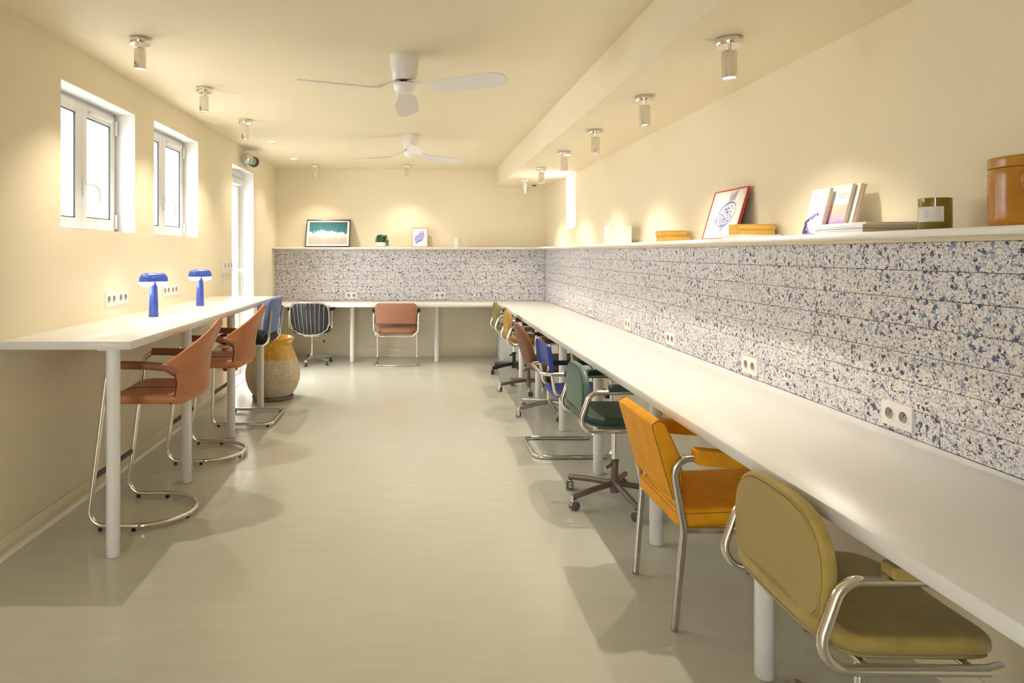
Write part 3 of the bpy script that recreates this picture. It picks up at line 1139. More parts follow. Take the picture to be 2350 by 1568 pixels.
# ------------------------------------------------------------------ sockets
def make_socket(loc, rz, label, group):
    """double socket; plate faces local -y"""
    t = thing('double_socket', label, 'socket', loc, rz, group)
    # plate front pierced by two round wells
    vs, fs_ = [], []
    N = 32
    hw, hh, rad, yf = 0.0775, 0.043, 0.0215, -0.009
    for cx in (-0.03875, 0.03875):
        b0 = len(vs)
        sx = -0.036 if cx < 0 else 0.036
        for k in range(N):
            an = 2 * PI * (k + 0.5) / N
            ca, sa = math.cos(an), math.sin(an)
            m_ = max(abs(ca) / 0.03875, abs(sa) / hh)
            px_, pz_ = ca / m_, sa / m_
            if abs(abs(px_) - 0.03875) < 0.006 and abs(abs(pz_) - hh) < 0.006:
                px_, pz_ = math.copysign(0.03875, px_), math.copysign(hh, pz_)
            vs.append((cx + px_, yf, pz_))
            vs.append((sx + rad * ca, yf, rad * sa))
        for k in range(N):
            j = (k + 1) % N
            fs_.append((b0 + 2 * k, b0 + 2 * j, b0 + 2 * j + 1, b0 + 2 * k + 1))
    b0 = len(vs)
    vs += [(-hw, yf, -hh), (hw, yf, -hh), (hw, yf, hh), (-hw, yf, hh), (-hw, 0, -hh), (hw, 0, -hh), (hw, 0, hh), (-hw, 0, hh)]
    fs_ += [(b0 + i, b0 + (i + 1) % 4, b0 + 4 + (i + 1) % 4, b0 + 4 + i) for i in range(4)]
    mesh('plate', vs, fs_, 'plastic_white', t)
    rx = Matrix.Rotation(PI / 2, 3, 'X')
    for sx in (-0.036, 0.036):
        s = lathe('socket', [(0.0215, 0.009), (0.0205, 0.003), (0.0185, 0.0012), (0, 0.001)], 'socket_shade', t, 28, (sx, 0, 0), rx)
        lathe('rim', [(0.0290, 0.0090), (0.0290, 0.0104), (0.0270, 0.0112), (0.0225, 0.0104), (0.0213, 0.0085)], 'plastic_white', s, 28, (sx, 0, 0), rx)
        cyl('earth_pin', (sx, -0.001, 0.010), (sx, -0.0125, 0.010), 0.0024, 'brass', s, 10)
        for dx in (-0.0095, 0.0095):
            cyl('pin_hole', (sx + dx, -0.001, 0), (sx + dx, -0.0016, 0), 0.003, 'socket_dark', s, 10)
    return t


soc = None
sl = []
for i, y in enumerate((2.46, 3.55, 4.66, 5.60, 6.78, 7.86)):
    sl.append(((XP, y, 0.836), -PI / 2, '%s of six double sockets above the long desk, counted from the viewer' % ordn[i], 'sockets above the long desk'))
sl.append(((-0.887, YP, 0.845), 0, 'double socket above the back desk, between the wire chair and the rust chair', 'sockets above the back desk'))
sl.append(((0.307, YP, 0.845), 0, 'double socket above the back desk, between the rust chair and the corner', 'sockets above the back desk'))
for y, lab in ((4.2725, 'nearer double socket of the pair beside the first blue lamp'), (4.4425, 'farther double socket of the pair beside the first blue lamp'),
               (5.215, 'nearer double socket of the pair between the two blue lamps'), (5.385, 'farther double socket of the pair between the two blue lamps')):
    sl.append(((XL, y, 1.132), PI / 2, lab, 'sockets above the bar table'))
for loc, rz, lab, g in sl:
    if soc is None:
        soc = make_socket(loc, rz, lab, g)
    else:
        c = copy_tree(soc)
        c.location = loc
        c.rotation_euler = (0, 0, rz)
        c['label'] = lab
        c['group'] = g

swt = thing('switch_panel', 'white triple switch panel on the wall just before the doorway', 'switch', (XL, 6.70, 1.275))
for i in range(3):
    m_ = box('switch_module', (0, i * 0.115, -0.06), (0.022, i * 0.115 + 0.098, 0.06), 'plastic_white', swt, bevel=0.006)
    box('slot', (0.021, i * 0.115 + 0.042, 0.0), (0.0235, i * 0.115 + 0.056, 0.042), 'socket_dark', m_)


# ------------------------------------------------------------------ blue table lamps
def make_lamp(loc, label):
    t = thing('table_lamp', label, 'lamp', loc, group='blue table lamps')
    lathe('post', [(0, 0), (0.030, 0), (0.0305, 0.002), (0.0235, 0.20), (0.020, 0.236), (0, 0.240)], 'lamp_blue', t, 36)
    # hood: half capsule lying along d
    dx, dy = 0.72, 0.694
    hl, R = 0.045, 0.047
    n = 40
    outl = []
    for k in range(n):
        a = 2 * PI * k / n
        ca, sa = math.cos(a), math.sin(a)
        ex_ = hl if ca >= 0 else -hl
        outl.append((ex_ + R * ca, R * sa))
    verts, faces = [], []
    prof = [(1.0, 0.224), (1.0, 0.230), (0.965, 0.243), (0.88, 0.256), (0.75, 0.266), (0.56, 0.2745), (0.32, 0.279), (0.05, 0.2805)]
    for f, z in prof:
        for a_, b_ in outl:
            core = max(-hl, min(hl, a_))
            a2 = core + (a_ - core) * f
            b2 = b_ * f
            verts.append((a2 * dx - b2 * dy, a2 * dy + b2 * dx, z))
    for i in range(len(prof) - 1):
        for k in range(n):
            j = (k + 1) % n
            faces.append((i * n + k, i * n + j, (i + 1) * n + j, (i + 1) * n + k))
    faces.append(tuple(range((len(prof) - 1) * n, len(prof) * n)))
    hood = mesh('lamp_shade', verts, faces, 'lamp_blue', t, True, 60)
    for sgn in (-1, 1):
        lathe('diffuser', [(0.0460, 0.001), (0.044, -0.012), (0.036, -0.023), (0.020, -0.031), (0, -0.033)], 'lamp_glow', t, 28, (sgn * hl * dx, sgn * hl * dy, 0.224))
    tube('hook', [(0.010, -0.047, 0.252), (0.014, -0.058, 0.250), (0.034, -0.045, 0.252), (0.032, -0.034, 0.254)], 0.0025, 'lamp_blue', hood, fil=0.006, seg=8)
    ld = bpy.data.lights.new('lamp_light', 'POINT')
    ld.energy = 0.35
    ld.color = (1.0, 0.90, 0.74)
    ld.shadow_soft_size = 0.03
    lo = bpy.data.objects.new('lamp_light', ld)
    C.objects.link(lo)
    lo.parent = t
    lo.location = (-0.06, -0.05, 0.165)
    return t


make_lamp((-1.682, 4.36, ZBT), 'blue mushroom-shaped table lamp nearer to the free end of the bar table')
make_lamp((-1.668, 5.25, ZBT), 'blue mushroom-shaped table lamp farther along the bar table')


# ------------------------------------------------------------------ chairs
def star_base(parent, r, mat, phase, n=5, hub_h=0.13, arm_z=0.085, caster='chrome', arm_r=0.016, hub_r=0.026, wheel=0.026, square=False):
    b = lathe('star_hub', [(0, arm_z - 0.03), (hub_r, arm_z - 0.03), (hub_r + 0.002, arm_z), (hub_r, hub_h), (0, hub_h)], mat, parent, 24)
    for k in range(n):
        a = math.radians(phase + 360 / n * k)
        ca, sa = math.cos(a), math.sin(a)
        pts = [(0.01 * ca, 0.01 * sa, arm_z + 0.022), (0.5 * r * ca, 0.5 * r * sa, arm_z + 0.008), (r * ca, r * sa, arm_z - 0.012)]
        if square:
            tube('star_arm', pts, 0, mat, parent, prof=rect_prof(0.017, 0.014, 0.004), up=(0, 0, 1))
        else:
            tube('star_arm', pts, arm_r, mat, parent, seg=10)
        cs = cyl('caster', (r * ca, r * sa, wheel * 1.2), (r * ca, r * sa, arm_z), 0.008, caster, parent, 10)
        # twin wheels with a hood, swivelled a little
        aa = a + 0.9 + 0.7 * k
        wx, wy = math.cos(aa), math.sin(aa)
        ox, oy = r * ca + 0.012 * wx, r * sa + 0.012 * wy
        q = V((-wy, wx, 0)).to_track_quat('Z', 'Y').to_matrix()
        for s in (-1, 1):
            lathe('wheel', [(0, -0.0), (wheel * 0.8, 0.0), (wheel, 0.004), (wheel, 0.013), (wheel * 0.8, 0.017), (0, 0.017)], 'grey_rubber', cs, 20,
                  V((ox, oy, wheel)) + q @ V((0, 0, 0.003 if s > 0 else -0.020)), q)
        lathe('caster_hood', [(0, -0.012), (wheel * 1.12, -0.012), (wheel * 1.14, 0), (wheel * 1.12, 0.012), (0, 0.012)], caster, cs, 18, V((ox + 0.004 * wx, oy + 0.004 * wy, wheel * 1.24)), q)
    return b


def d_back(w, zb, zt, wt):
    """outline (a=lateral, b=height): flat-ish bottom, broad rounded top"""
    o = []
    hw = w / 2
    zs = zb + (zt - zb) * 0.42
    for k in range(0, 6):
        f = k / 5
        o.append((-hw + 0.03 + f * (w - 0.06), zb - 0.012 * math.sin(PI * f) * -1))
    o.append((hw, zb + 0.03))
    o.append((hw + wt, zs))
    for k in range(1, 12):
        a = PI / 2 * k / 12
        o.append(((hw + wt) * math.cos(a) ** 0.62, zs + (zt - zs) * math.sin(a) ** 0.9))
    o.append((0, zt))
    left = [(-x, y) for x, y in reversed(o[6:-1])]
    return o + left


def loop_chair(name, loc, label, fab, fab_back, seam, dz, base=None, phase=0, width=0.44, pad='same', rz=0.0, star_r=0.30, col='chrome', top=0.33, seat_mat=None):
    """upholstered swivel armchair: D-shaped back, pad seat, chrome side loops"""
    t = thing(name, label, 'chair', loc, rz)
    zr = 0.465 + dz          # seat rail height
    hw = width / 2
    xb = -0.235              # rear face of the back

    def fb(a, b, c):         # back: thickness along x, gentle wrap round the sitter
        zz = b
        lean = 0.02 * (zz - zr)
        x = xb + 0.014 + lean - c + 0.006 * (a / hw) ** 2
        return (x, a, zz)
    zb, zt = zr + 0.072, zr + top
    back = slab('backrest', d_back(width - 0.02, zb, zt, 0.012), 0.034, 0.012, fb, fab, t, crown=0.004, step=0.02)
    # rear cover panel, set in a few millimetres from the rim
    slab('back_panel', d_back(width - 0.052, zb + 0.010, zt - 0.014, 0.010), 0.006, 0.003, lambda a, b, c: fb(a, b, c + 0.019), fab_back, back, step=0.02)
    tube('piping', [fb(a, b, 0.019) for a, b in densify(d_back(width - 0.045, zb + 0.006, zt - 0.010, 0.010), 0.02)], 0.0022, seam, back, closed=True, seg=6)
    # seat: rounded pad, upswept at the rear and rolling down in front
    so = rrect(0.475, width + 0.01, (0.07, 0.15, 0.15, 0.07))

    def fs(a, b, c):
        x = a
        z = zr + 0.040 + c
        q = a / 0.2275
        if q < -0.45:
            z += 0.035 * ((-q - 0.45) / 0.55) ** 2
        if q > 0.4:
            z -= 0.028 * ((q - 0.4) / 0.6) ** 2
        z -= 0.012 * (1 - (b / hw) ** 2)
        return (x - 0.004, b, z)
    seat = slab('seat', so, 0.046, 0.020, fs, seat_mat or fab, t, crown=0.004, step=0.025)
    slab('seat_shell', [(x * 0.97, y * 0.97) for x, y in so], 0.010, 0.005, lambda a, b, c: fs(a, b, c - 0.026), fab_back, seat, step=0.03)
    # chrome loops
    za = min(zr + 0.205, 0.688)
    for s in (-1, 1):
        y = s * (hw + 0.022)
        fr = tube('side_frame', [(0.172, y * 0.95, zr), (0.13, y, zr), (-0.272, y, zr - 0.002), (-0.200, y, za), (0.16, y, za + 0.004)], 0.0132, 'chrome', t, fil=[0, 0.03, 0.062, 0.062, 0], seg=16, n=9)
        slab('armrest', rrect(0.27, 0.048, 0.007), 0.028, 0.007, lambda a, b, c, y=y: (a + 0.035, b + y, za + 0.026 + c), fab if pad == 'same' else pad, t, step=0.04)
        tube('back_bracket', [(-0.228, y, zr + 0.12), (-0.212, y * 0.90, zr + 0.12)], 0.006, 'chrome', t, seg=8)
    tube('cross_tube', [(-0.14, -hw - 0.02, zr), (-0.14, hw + 0.02, zr)], 0.009, 'chrome', t)
    tube('cross_tube', [(0.10, -hw - 0.02, zr), (0.10, hw + 0.02, zr)], 0.009, 'chrome', t)
    box('mechanism', (-0.09, -0.06, zr - 0.035), (0.09, 0.06, zr + 0.006), 'black_metal', t, bevel=0.006)
    cyl('column', (0, 0, 0.20), (0, 0, zr - 0.03), 0.0145, col, t, 18)
    cyl('column_sleeve', (0, 0, 0.07), (0, 0, 0.245), 0.021, base or 'brown_metal', t, 20)
    kn = cyl('clamp', (-0.018, -0.03, 0.225), (0.02, 0.028, 0.225), 0.016, base or 'brown_metal', t, 14)
    cyl('clamp_lever', (0.0, -0.02, 0.235), (-0.055, -0.035, 0.205), 0.009, base or 'brown_metal', kn, 10)
    star_base(t, star_r, base or 'brown_metal', phase, square=(base == 'black_metal'), caster='chrome' if base != 'black_metal' else 'black_metal')
    return t


loop_chair('swivel_armchair', (1.190, 1.835, 0), 'olive fabric armchair with chrome loop arms in the foreground', 'olive_fabric', 'olive_dark', 'olive_seam', -0.006, 'brown_metal', 20, width=0.475, rz=-0.02, top=0.345)
loop_chair('swivel_armchair', (1.128, 3.90, 0), 'dark green leather swivel armchair with brown star base on casters', 'green_leather', 'green_leather', 'green_trim_shade', 0.002, 'brown_metal', -10, pad='green_trim_shade', seat_mat='green_trim_shade')  # seat_mat: seat coloured darker to stand in for shadow under the desk
loop_chair('swivel_armchair', (1.150, 7.05, 0), 'ochre swivel armchair between the brown chair and the last olive chair', 'ochre_fabric', 'ochre_fabric', 'ochre_fabric', 0.035, 'brown_metal', 190, width=0.43, pad='black_plastic')
loop_chair('swivel_armchair', (1.150, 8.10, 0), 'olive swivel armchair on black star base at the far end of the row', 'olive_brown', 'olive_brown', 'olive_brown', 0.040, 'black_metal', 205, width=0.42, pad='black_plastic', star_r=0.29)


def orange_chair():
    t = thing('padded_armchair', 'orange padded armchair on four square chrome legs', 'chair', (1.20, 2.795, 0))
    ox = -1.20

    def prism(name, prof, y0, y1, mat, parent, bev):
        bm = bmesh.new()
        a = [bm.verts.new((x, y0, z)) for x, z in prof]
        b = [bm.verts.new((x, y1, z)) for x, z in prof]
        bm.faces.new(a)
        bm.faces.new(b[::-1])
        for i in range(len(prof)):
            j = (i + 1) % len(prof)
            bm.faces.new((a[i], b[i], b[j], a[j]))
        bmesh.ops.recalc_face_normals(bm, faces=bm.faces)
        bmesh.ops.bevel(bm, geom=list(bm.edges), offset=bev, segments=3, profile=0.6, affect='EDGES')
        me = bpy.data.meshes.new(name)
        bm.to_mesh(me)
        bm.free()
        return link(name, me, mat, parent, True, 45)
    hw = 0.215
    prof = [(.967 + ox, .485), (.885 + ox, .770), (.918 + ox, .790), (.940 + ox, .775), (1.000 + ox, .645), (1.008 + ox, .53), (.995 + ox, .49)]
    bk = prism('backrest', prof, -hw, hw, 'orange_vinyl', t, 0.010)
    for s in (-1, 1):
        pts = [(x + (0.003 if i in (0, 1) else -0.003), s * (hw - 0.0025), z) for i, (x, z) in enumerate(prof)]
        tube('piping', pts, 0.0018, 'orange_seam', bk, closed=True, seg=6, fil=0.012)
    so = rrect(0.49, 0.46, (0.03, 0.04, 0.04, 0.03))
    st = slab('seat', so, 0.072, 0.020, lambda a, b, c: (a + 0.025, b, 0.428 + c - 0.03 * (a / 0.225) * -0.3), 'orange_vinyl', t, crown=0.008, step=0.03)
    tube('piping', [(x + 0.025, y, 0.449 + 0.009 * (x / 0.225)) for x, y in densify([(x * 0.992, y * 0.992) for x, y in so], 0.03)], 0.0018, 'orange_seam', st, closed=True, seg=6)
    sq = rect_prof(0.011, 0.011, 0.002)
    for s in (-1, 1):
        y = s * 0.236
        tube('leg', [(.968 + ox, s * 0.228, 0.012), (1.000 + ox, y, 0.385), (.962 + ox, y, 0.600), (.992 + ox, y, 0.650), (1.10 + ox, y, 0.655), (1.40 + ox, y, 0.640), (1.44 + ox, y, 0.385), (1.47 + ox, s * 0.228, 0.012)],
             0, 'chrome_soft', t, fil=[0, 0.02, 0.06, 0.05, 0, 0.05, 0.02, 0], prof=sq, up=(0, 1, 0))
        for xx in (.968 + ox, 1.47 + ox):
            cyl('foot', (xx, s * 0.228, 0), (xx, s * 0.228, 0.014), 0.013, 'saucer_clay', t, 14)
        box('seat_rail', (1.0 + ox, y - 0.009, 0.372), (1.44 + ox, y + 0.009, 0.392), 'chrome_soft', t, bevel=0.002)
        ar = slab('armrest', rrect(0.40, 0.056, 0.012), 0.056, 0.014, lambda a, b, c, y=y: (a + 1.235 + ox, b + y, 0.642 + c - 0.02 * (a / 0.2)), 'orange_vinyl', t, step=0.03)
        tube('back_strut', [(1.06 + ox, s * 0.17, 0.388), (1.000 + ox, s * 0.17, 0.40), (.985 + ox, s * 0.17, 0.52)], 0, 'chrome_soft', t, fil=0.03, prof=rect_prof(0.012, 0.004), up=(0, 1, 0))
    box('seat_rail', (1.03 + ox, -0.226, 0.372), (1.05 + ox, 0.226, 0.390), 'chrome_soft', t, bevel=0.002)
    return t


orange_chair()


def blue_sling():
    t = thing('cantilever_armchair', 'blue leather sling armchair on a chrome tube cantilever frame', 'chair', (1.10, 4.95, 0))
    ox = -1.10
    y = 0.245
    r = 0.0135
    xr, xf = .812 + ox, 1.355 + ox
    # one continuous tube: floor loop, front uprights, arms and rear bar
    tube('frame', [(xr, -y, r), (xf, -y, r), (xf - 0.02, -y, .588), (.868 + ox, -y, .582), (.868 + ox, y, .582), (xf - 0.02, y, .588), (xf, y, r), (xr, y, r)], r, 'chrome', t, fil=0.065, closed=True, seg=14, n=8)
    for s in (-1, 1):
        yy = s * (y - 0.03)
        tube('back_post', [(.912 + ox, yy, .785), (.938 + ox, yy, .55), (.962 + ox, yy, .415), (1.335 + ox, yy, .435)], 0.011, 'chrome', t, fil=[0, 0, 0.07, 0], seg=12, n=8)
        slab('armrest', rrect(0.30, 0.036, 0.012), 0.034, 0.014, lambda a, b, c, s=s: (a + 1.16 + ox, b + s * y, .585 + c), 'navy_leather', t, step=0.04)
        tube('strut', [(1.335 + ox, yy, .435), (1.345 + ox, s * y, .44)], 0.009, 'chrome', t)
        cyl('foot', (xr + 0.05, s * y, 0), (xr + 0.05, s * y, 0.006), 0.012, 'grey_rubber', t, 12)

    def fb(u, v):
        yy = -(y - 0.02) + (2 * y - 0.04) * u
        z = .600 + .178 * v
        x = .932 + ox - 0.026 * v - 0.040 * math.sin(PI * u) ** 0.8 * -1 * 0.6
        z -= 0.012 * math.sin(PI * u) * (v)
        return (x, yy, z)
    bk = grid_shell('backrest', fb, 20, 8, 0.007, 'blue_leather', t)
    for s in (-1, 1):
        cyl('sleeve', (.937 + ox, s * (y - 0.03), .592), (.914 + ox, s * (y - 0.03), .772), 0.0165, 'blue_leather', bk, 16)

    def fs(u, v):
        yy = -(y - 0.02) + (2 * y - 0.04) * u
        x = .965 + ox + .375 * v
        z = .425 + 0.018 * v - 0.022 * math.sin(PI * u) ** 0.7
        return (x, yy, z)
    grid_shell('seat', fs, 16, 8, 0.010, 'blue_leather', t)
    slab('seat_front', rrect(0.05, 2 * y - 0.03, 0.015), 0.034, 0.012, lambda a, b, c: (a + 1.33 + ox, b, .427 + c), 'navy_leather', t, step=0.05)
    return t


blue_sling()


def brown_chair():
    t = thing('swivel_armchair', 'brown fabric swivel armchair with tall shield back and chrome star base', 'chair', (1.164, 6.03, 0))
    o = []
    for k in range(28):
        a = 2 * PI * k / 28
        w = 0.215 if math.sin(a) > 0 else 0.215 * (1 - 0.34 * (-math.sin(a)) ** 2)
        o.append((w * abs(math.cos(a)) ** 0.72 * (1 if math.cos(a) > 0 else -1), 0.60 + 0.205 * abs(math.sin(a)) ** 0.9 * (1 if math.sin(a) > 0 else -1)))

    def fb(a, b, c):
        x = -0.175 - 0.30 * (b - 0.42) - c + 0.9 * a * a
        if b < 0.48:
            x += 3.0 * (0.48 - b) ** 2
        return (x, a, b)
    slab('backrest', o, 0.052, 0.024, fb, 'brown_fabric', t, crown=0.010, step=0.025)
    slab('seat', rrect(0.46, 0.47, 0.09), 0.075, 0.032, lambda a, b, c: (a + 0.03, b, 0.462 + c + 0.01 * (a / 0.23)), 'brown_fabric', t, crown=0.008)
    for s in (-1, 1):
        y = s * 0.262
        tube('arm_frame', [(-0.05, s * 0.18, 0.415), (-0.05, y, 0.425), (-0.075, y, 0.655), (0.13, y, 0.655), (0.155, y, 0.43), (0.14, s * 0.18, 0.415)], 0.011, 'chrome', t, fil=0.05, seg=12)
        slab('armrest', rrect(0.26, 0.05, 0.016), 0.030, 0.012, lambda a, b, c, y=y: (a + 0.04, b + y, 0.675 + c), 'black_plastic', t, step=0.04)
    tube('back_strut', [(-0.02, 0, 0.40), (-0.16, 0, 0.39), (-0.20, 0, 0.50)], 0, 'black_metal', t, fil=0.05, prof=rect_prof(0.025, 0.005), up=(0, 1, 0))
    box('mechanism', (-0.11, -0.07, 0.37), (0.11, 0.07, 0.425), 'black_metal', t, bevel=0.008)
    lathe('boot', [(0, 0.255), (0.040, 0.255), (0.043, 0.27), (0.034, 0.285), (0.043, 0.30), (0.034, 0.315), (0.042, 0.33), (0.036, 0.375), (0, 0.375)], 'black_plastic', t, 24)
    cyl('column', (0, 0, 0.08), (0, 0, 0.26), 0.017, 'chrome', t, 18)
    star_base(t, 0.30, 'steel', 201, arm_r=0.019, caster='chrome', square=True)
    return t


brown_chair()


def bar_stool(loc, label):
    t = thing('bar_stool', label, 'stool', loc, PI, group='tan leather bar stools')
    ks = [(0.0, -.168, -.250, .648, .655), (.18, -.190, -.272, .690, .685), (.42, -.200, -.270, .755, .775), (.70, -.190, -.288, .808, .905), (1.0, -.150, -.352, .852, 1.056)]

    def at(w):
        for a, b in zip(ks, ks[1:]):
            if w <= b[0] + 1e-9:
                f = (w - a[0]) / (b[0] - a[0])
                f = f * f * (3 - 2 * f) * 0.5 + f * 0.5
                return [p + (q - p) * f for p, q in zip(a[1:], b[1:])]
        return ks[-1][1:]

    def fn(u, w):
        q = 2 * u - 1
        xe, xc, ze, zc = at(w)
        m = 1 - abs(q) ** 2.1
        mz = 1 - abs(q) ** 1.45
        return (xe + (xc - xe) * m, 0.235 * q, ze + (zc - ze) * mz)
    sh_ = grid_shell('backrest', fn, 26, 14, 0.016, 'tan_leather', t)
    rim = [fn(i / 40, 1) for i in range(41)]
    tube('rim_piping', rim, 0.0095, 'tan_leather', sh_, seg=10)
    edge = [fn(0, 1 - j / 12) for j in range(13)] + [fn(i / 24, 0) for i in range(25)] + [fn(1, j / 12) for j in range(13)]
    tube('seam', [V(p) * 1.0 for p in edge], 0.0045, 'tan_piping', sh_, seg=8)

    def fs(a, b, c):
        z = 0.672 + c - 0.012 * (1 - (b / 0.24) ** 2)
        if a > 0.10:
            z -= 0.25 * (a - 0.10) ** 2 * 6
        if a > 0.0 and c < 0:
            z += 0.0
        return (a - 0.022, b, z)
    so = rrect(0.425, 0.485, (0.06, 0.025, 0.025, 0.06))
    se = slab('seat', so, 0.052, 0.022, fs, 'tan_leather', t, step=0.03)
    tube('seam', [fs(-0.16 + 0.34 * k / 12, 0.0, 0.0275) for k in range(13)], 0.0018, 'tan_piping', se, seg=6)
    y = 0.24
    r = 0.0135
    # one continuous chrome tube: arm, leg, runner, round loop, back again
    def half(s):
        return [(-0.05, s * y, 0.848), (0.150, s * y, 0.848), (0.254, s * y, r + 0.012), ]
    loop = []
    for k in range(13):
        a = PI / 2 - PI * k / 12
        loop.append((0.02 - 0.235 * math.cos(a), y * math.sin(a), r + 0.012))
    pts_f = fillet(half(1) + [(0.04, y, r + 0.012)], [0, 0.085, 0.075, 0], 8)
    pts_b = fillet(half(-1) + [(0.04, -y, r + 0.012)], [0, 0.085, 0.075, 0], 8)
    tube('frame', pts_f + loop + pts_b[::-1], r, 'chrome', t, seg=12)
    for s in (-1, 1):
        tube('armrest', [(0.108, s * y, 0.848), (-0.06, s * y, 0.845), (-0.150, s * y * 0.99, 0.836), (-0.196, s * y * 0.98, 0.806)], 0.021, 'tan_dark', t, fil=0.06, seg=14)
        for xx in (0.19, 0.02):
            cyl('foot', (xx, s * y, 0), (xx, s * y, 0.014), 0.010, 'black_plastic', t, 12)
    cyl('foot', (-0.195, 0.06, 0), (-0.195, 0.06, 0.014), 0.010, 'black_plastic', t, 12)
    tube('footrest', [(0.226, -y, 0.27), (0.226, y, 0.27)], 0, 'grey_rubber', t, prof=rect_prof(0.013, 0.008, 0.003), up=(0, 0, 1))
    return t


s1 = bar_stool((-1.43, 3.73, 0), 'tan leather bar stool nearest to the free end of the bar table')
s2 = copy_tree(s1)
s2.location = (-1.43, 4.82, 0)
s2['label'] = 'tan leather bar stool standing between the other tan stool and the blue-backed one'


def blue_stool():
    t = thing('bar_stool', 'bar stool with blue fabric back and black seat beside the big glazed pot', 'stool', (-1.43, 5.835, 0), PI)
    y, r = 0.262, 0.0125
    tube('frame', [(-0.235, -y + 0.03, 0.955), (-0.205, -y + 0.03, 0.655), (0.225, -y, 0.655), (0.245, -y, r + 0.012), (-0.245, -y, r + 0.012), (-0.245, y, r + 0.012), (0.245, y, r + 0.012), (0.225, y, 0.655), (-0.205, y - 0.03, 0.655), (-0.235, y - 0.03, 0.955)],
         r, 'chrome', t, fil=[0, 0.075, 0.06, 0.06, 0.045, 0.045, 0.06, 0.06, 0.075, 0], seg=12, n=7)
    bo = rrect(0.485, 0.300, (0.075, 0.075, 0.05, 0.05), cy=0.895)
    bk = slab('backrest', bo, 0.042, 0.018, lambda a, b, c: (-0.196 - 0.135 * (b - 0.75) - c + 0.35 * a * a, a, b), 'periwinkle_fabric', t, crown=0.006, step=0.03)
    slab('seat', rrect(0.44, 0.47, 0.10), 0.075, 0.036, lambda a, b, c: (a + 0.012, b, 0.702 + c), 'charcoal_fabric', t, crown=0.008, step=0.03)
    tube('footrest', [(0.238, -y, 0.27), (0.238, y, 0.27)], 0, 'grey_rubber', t, prof=rect_prof(0.013, 0.008, 0.003), up=(0, 0, 1))
    for s in (-1, 1):
        for xx in (0.19, -0.21):
            cyl('foot', (xx, s * y, 0), (xx, s * y, 0.014), 0.011, 'black_plastic', t, 12)
    return t


blue_stool()


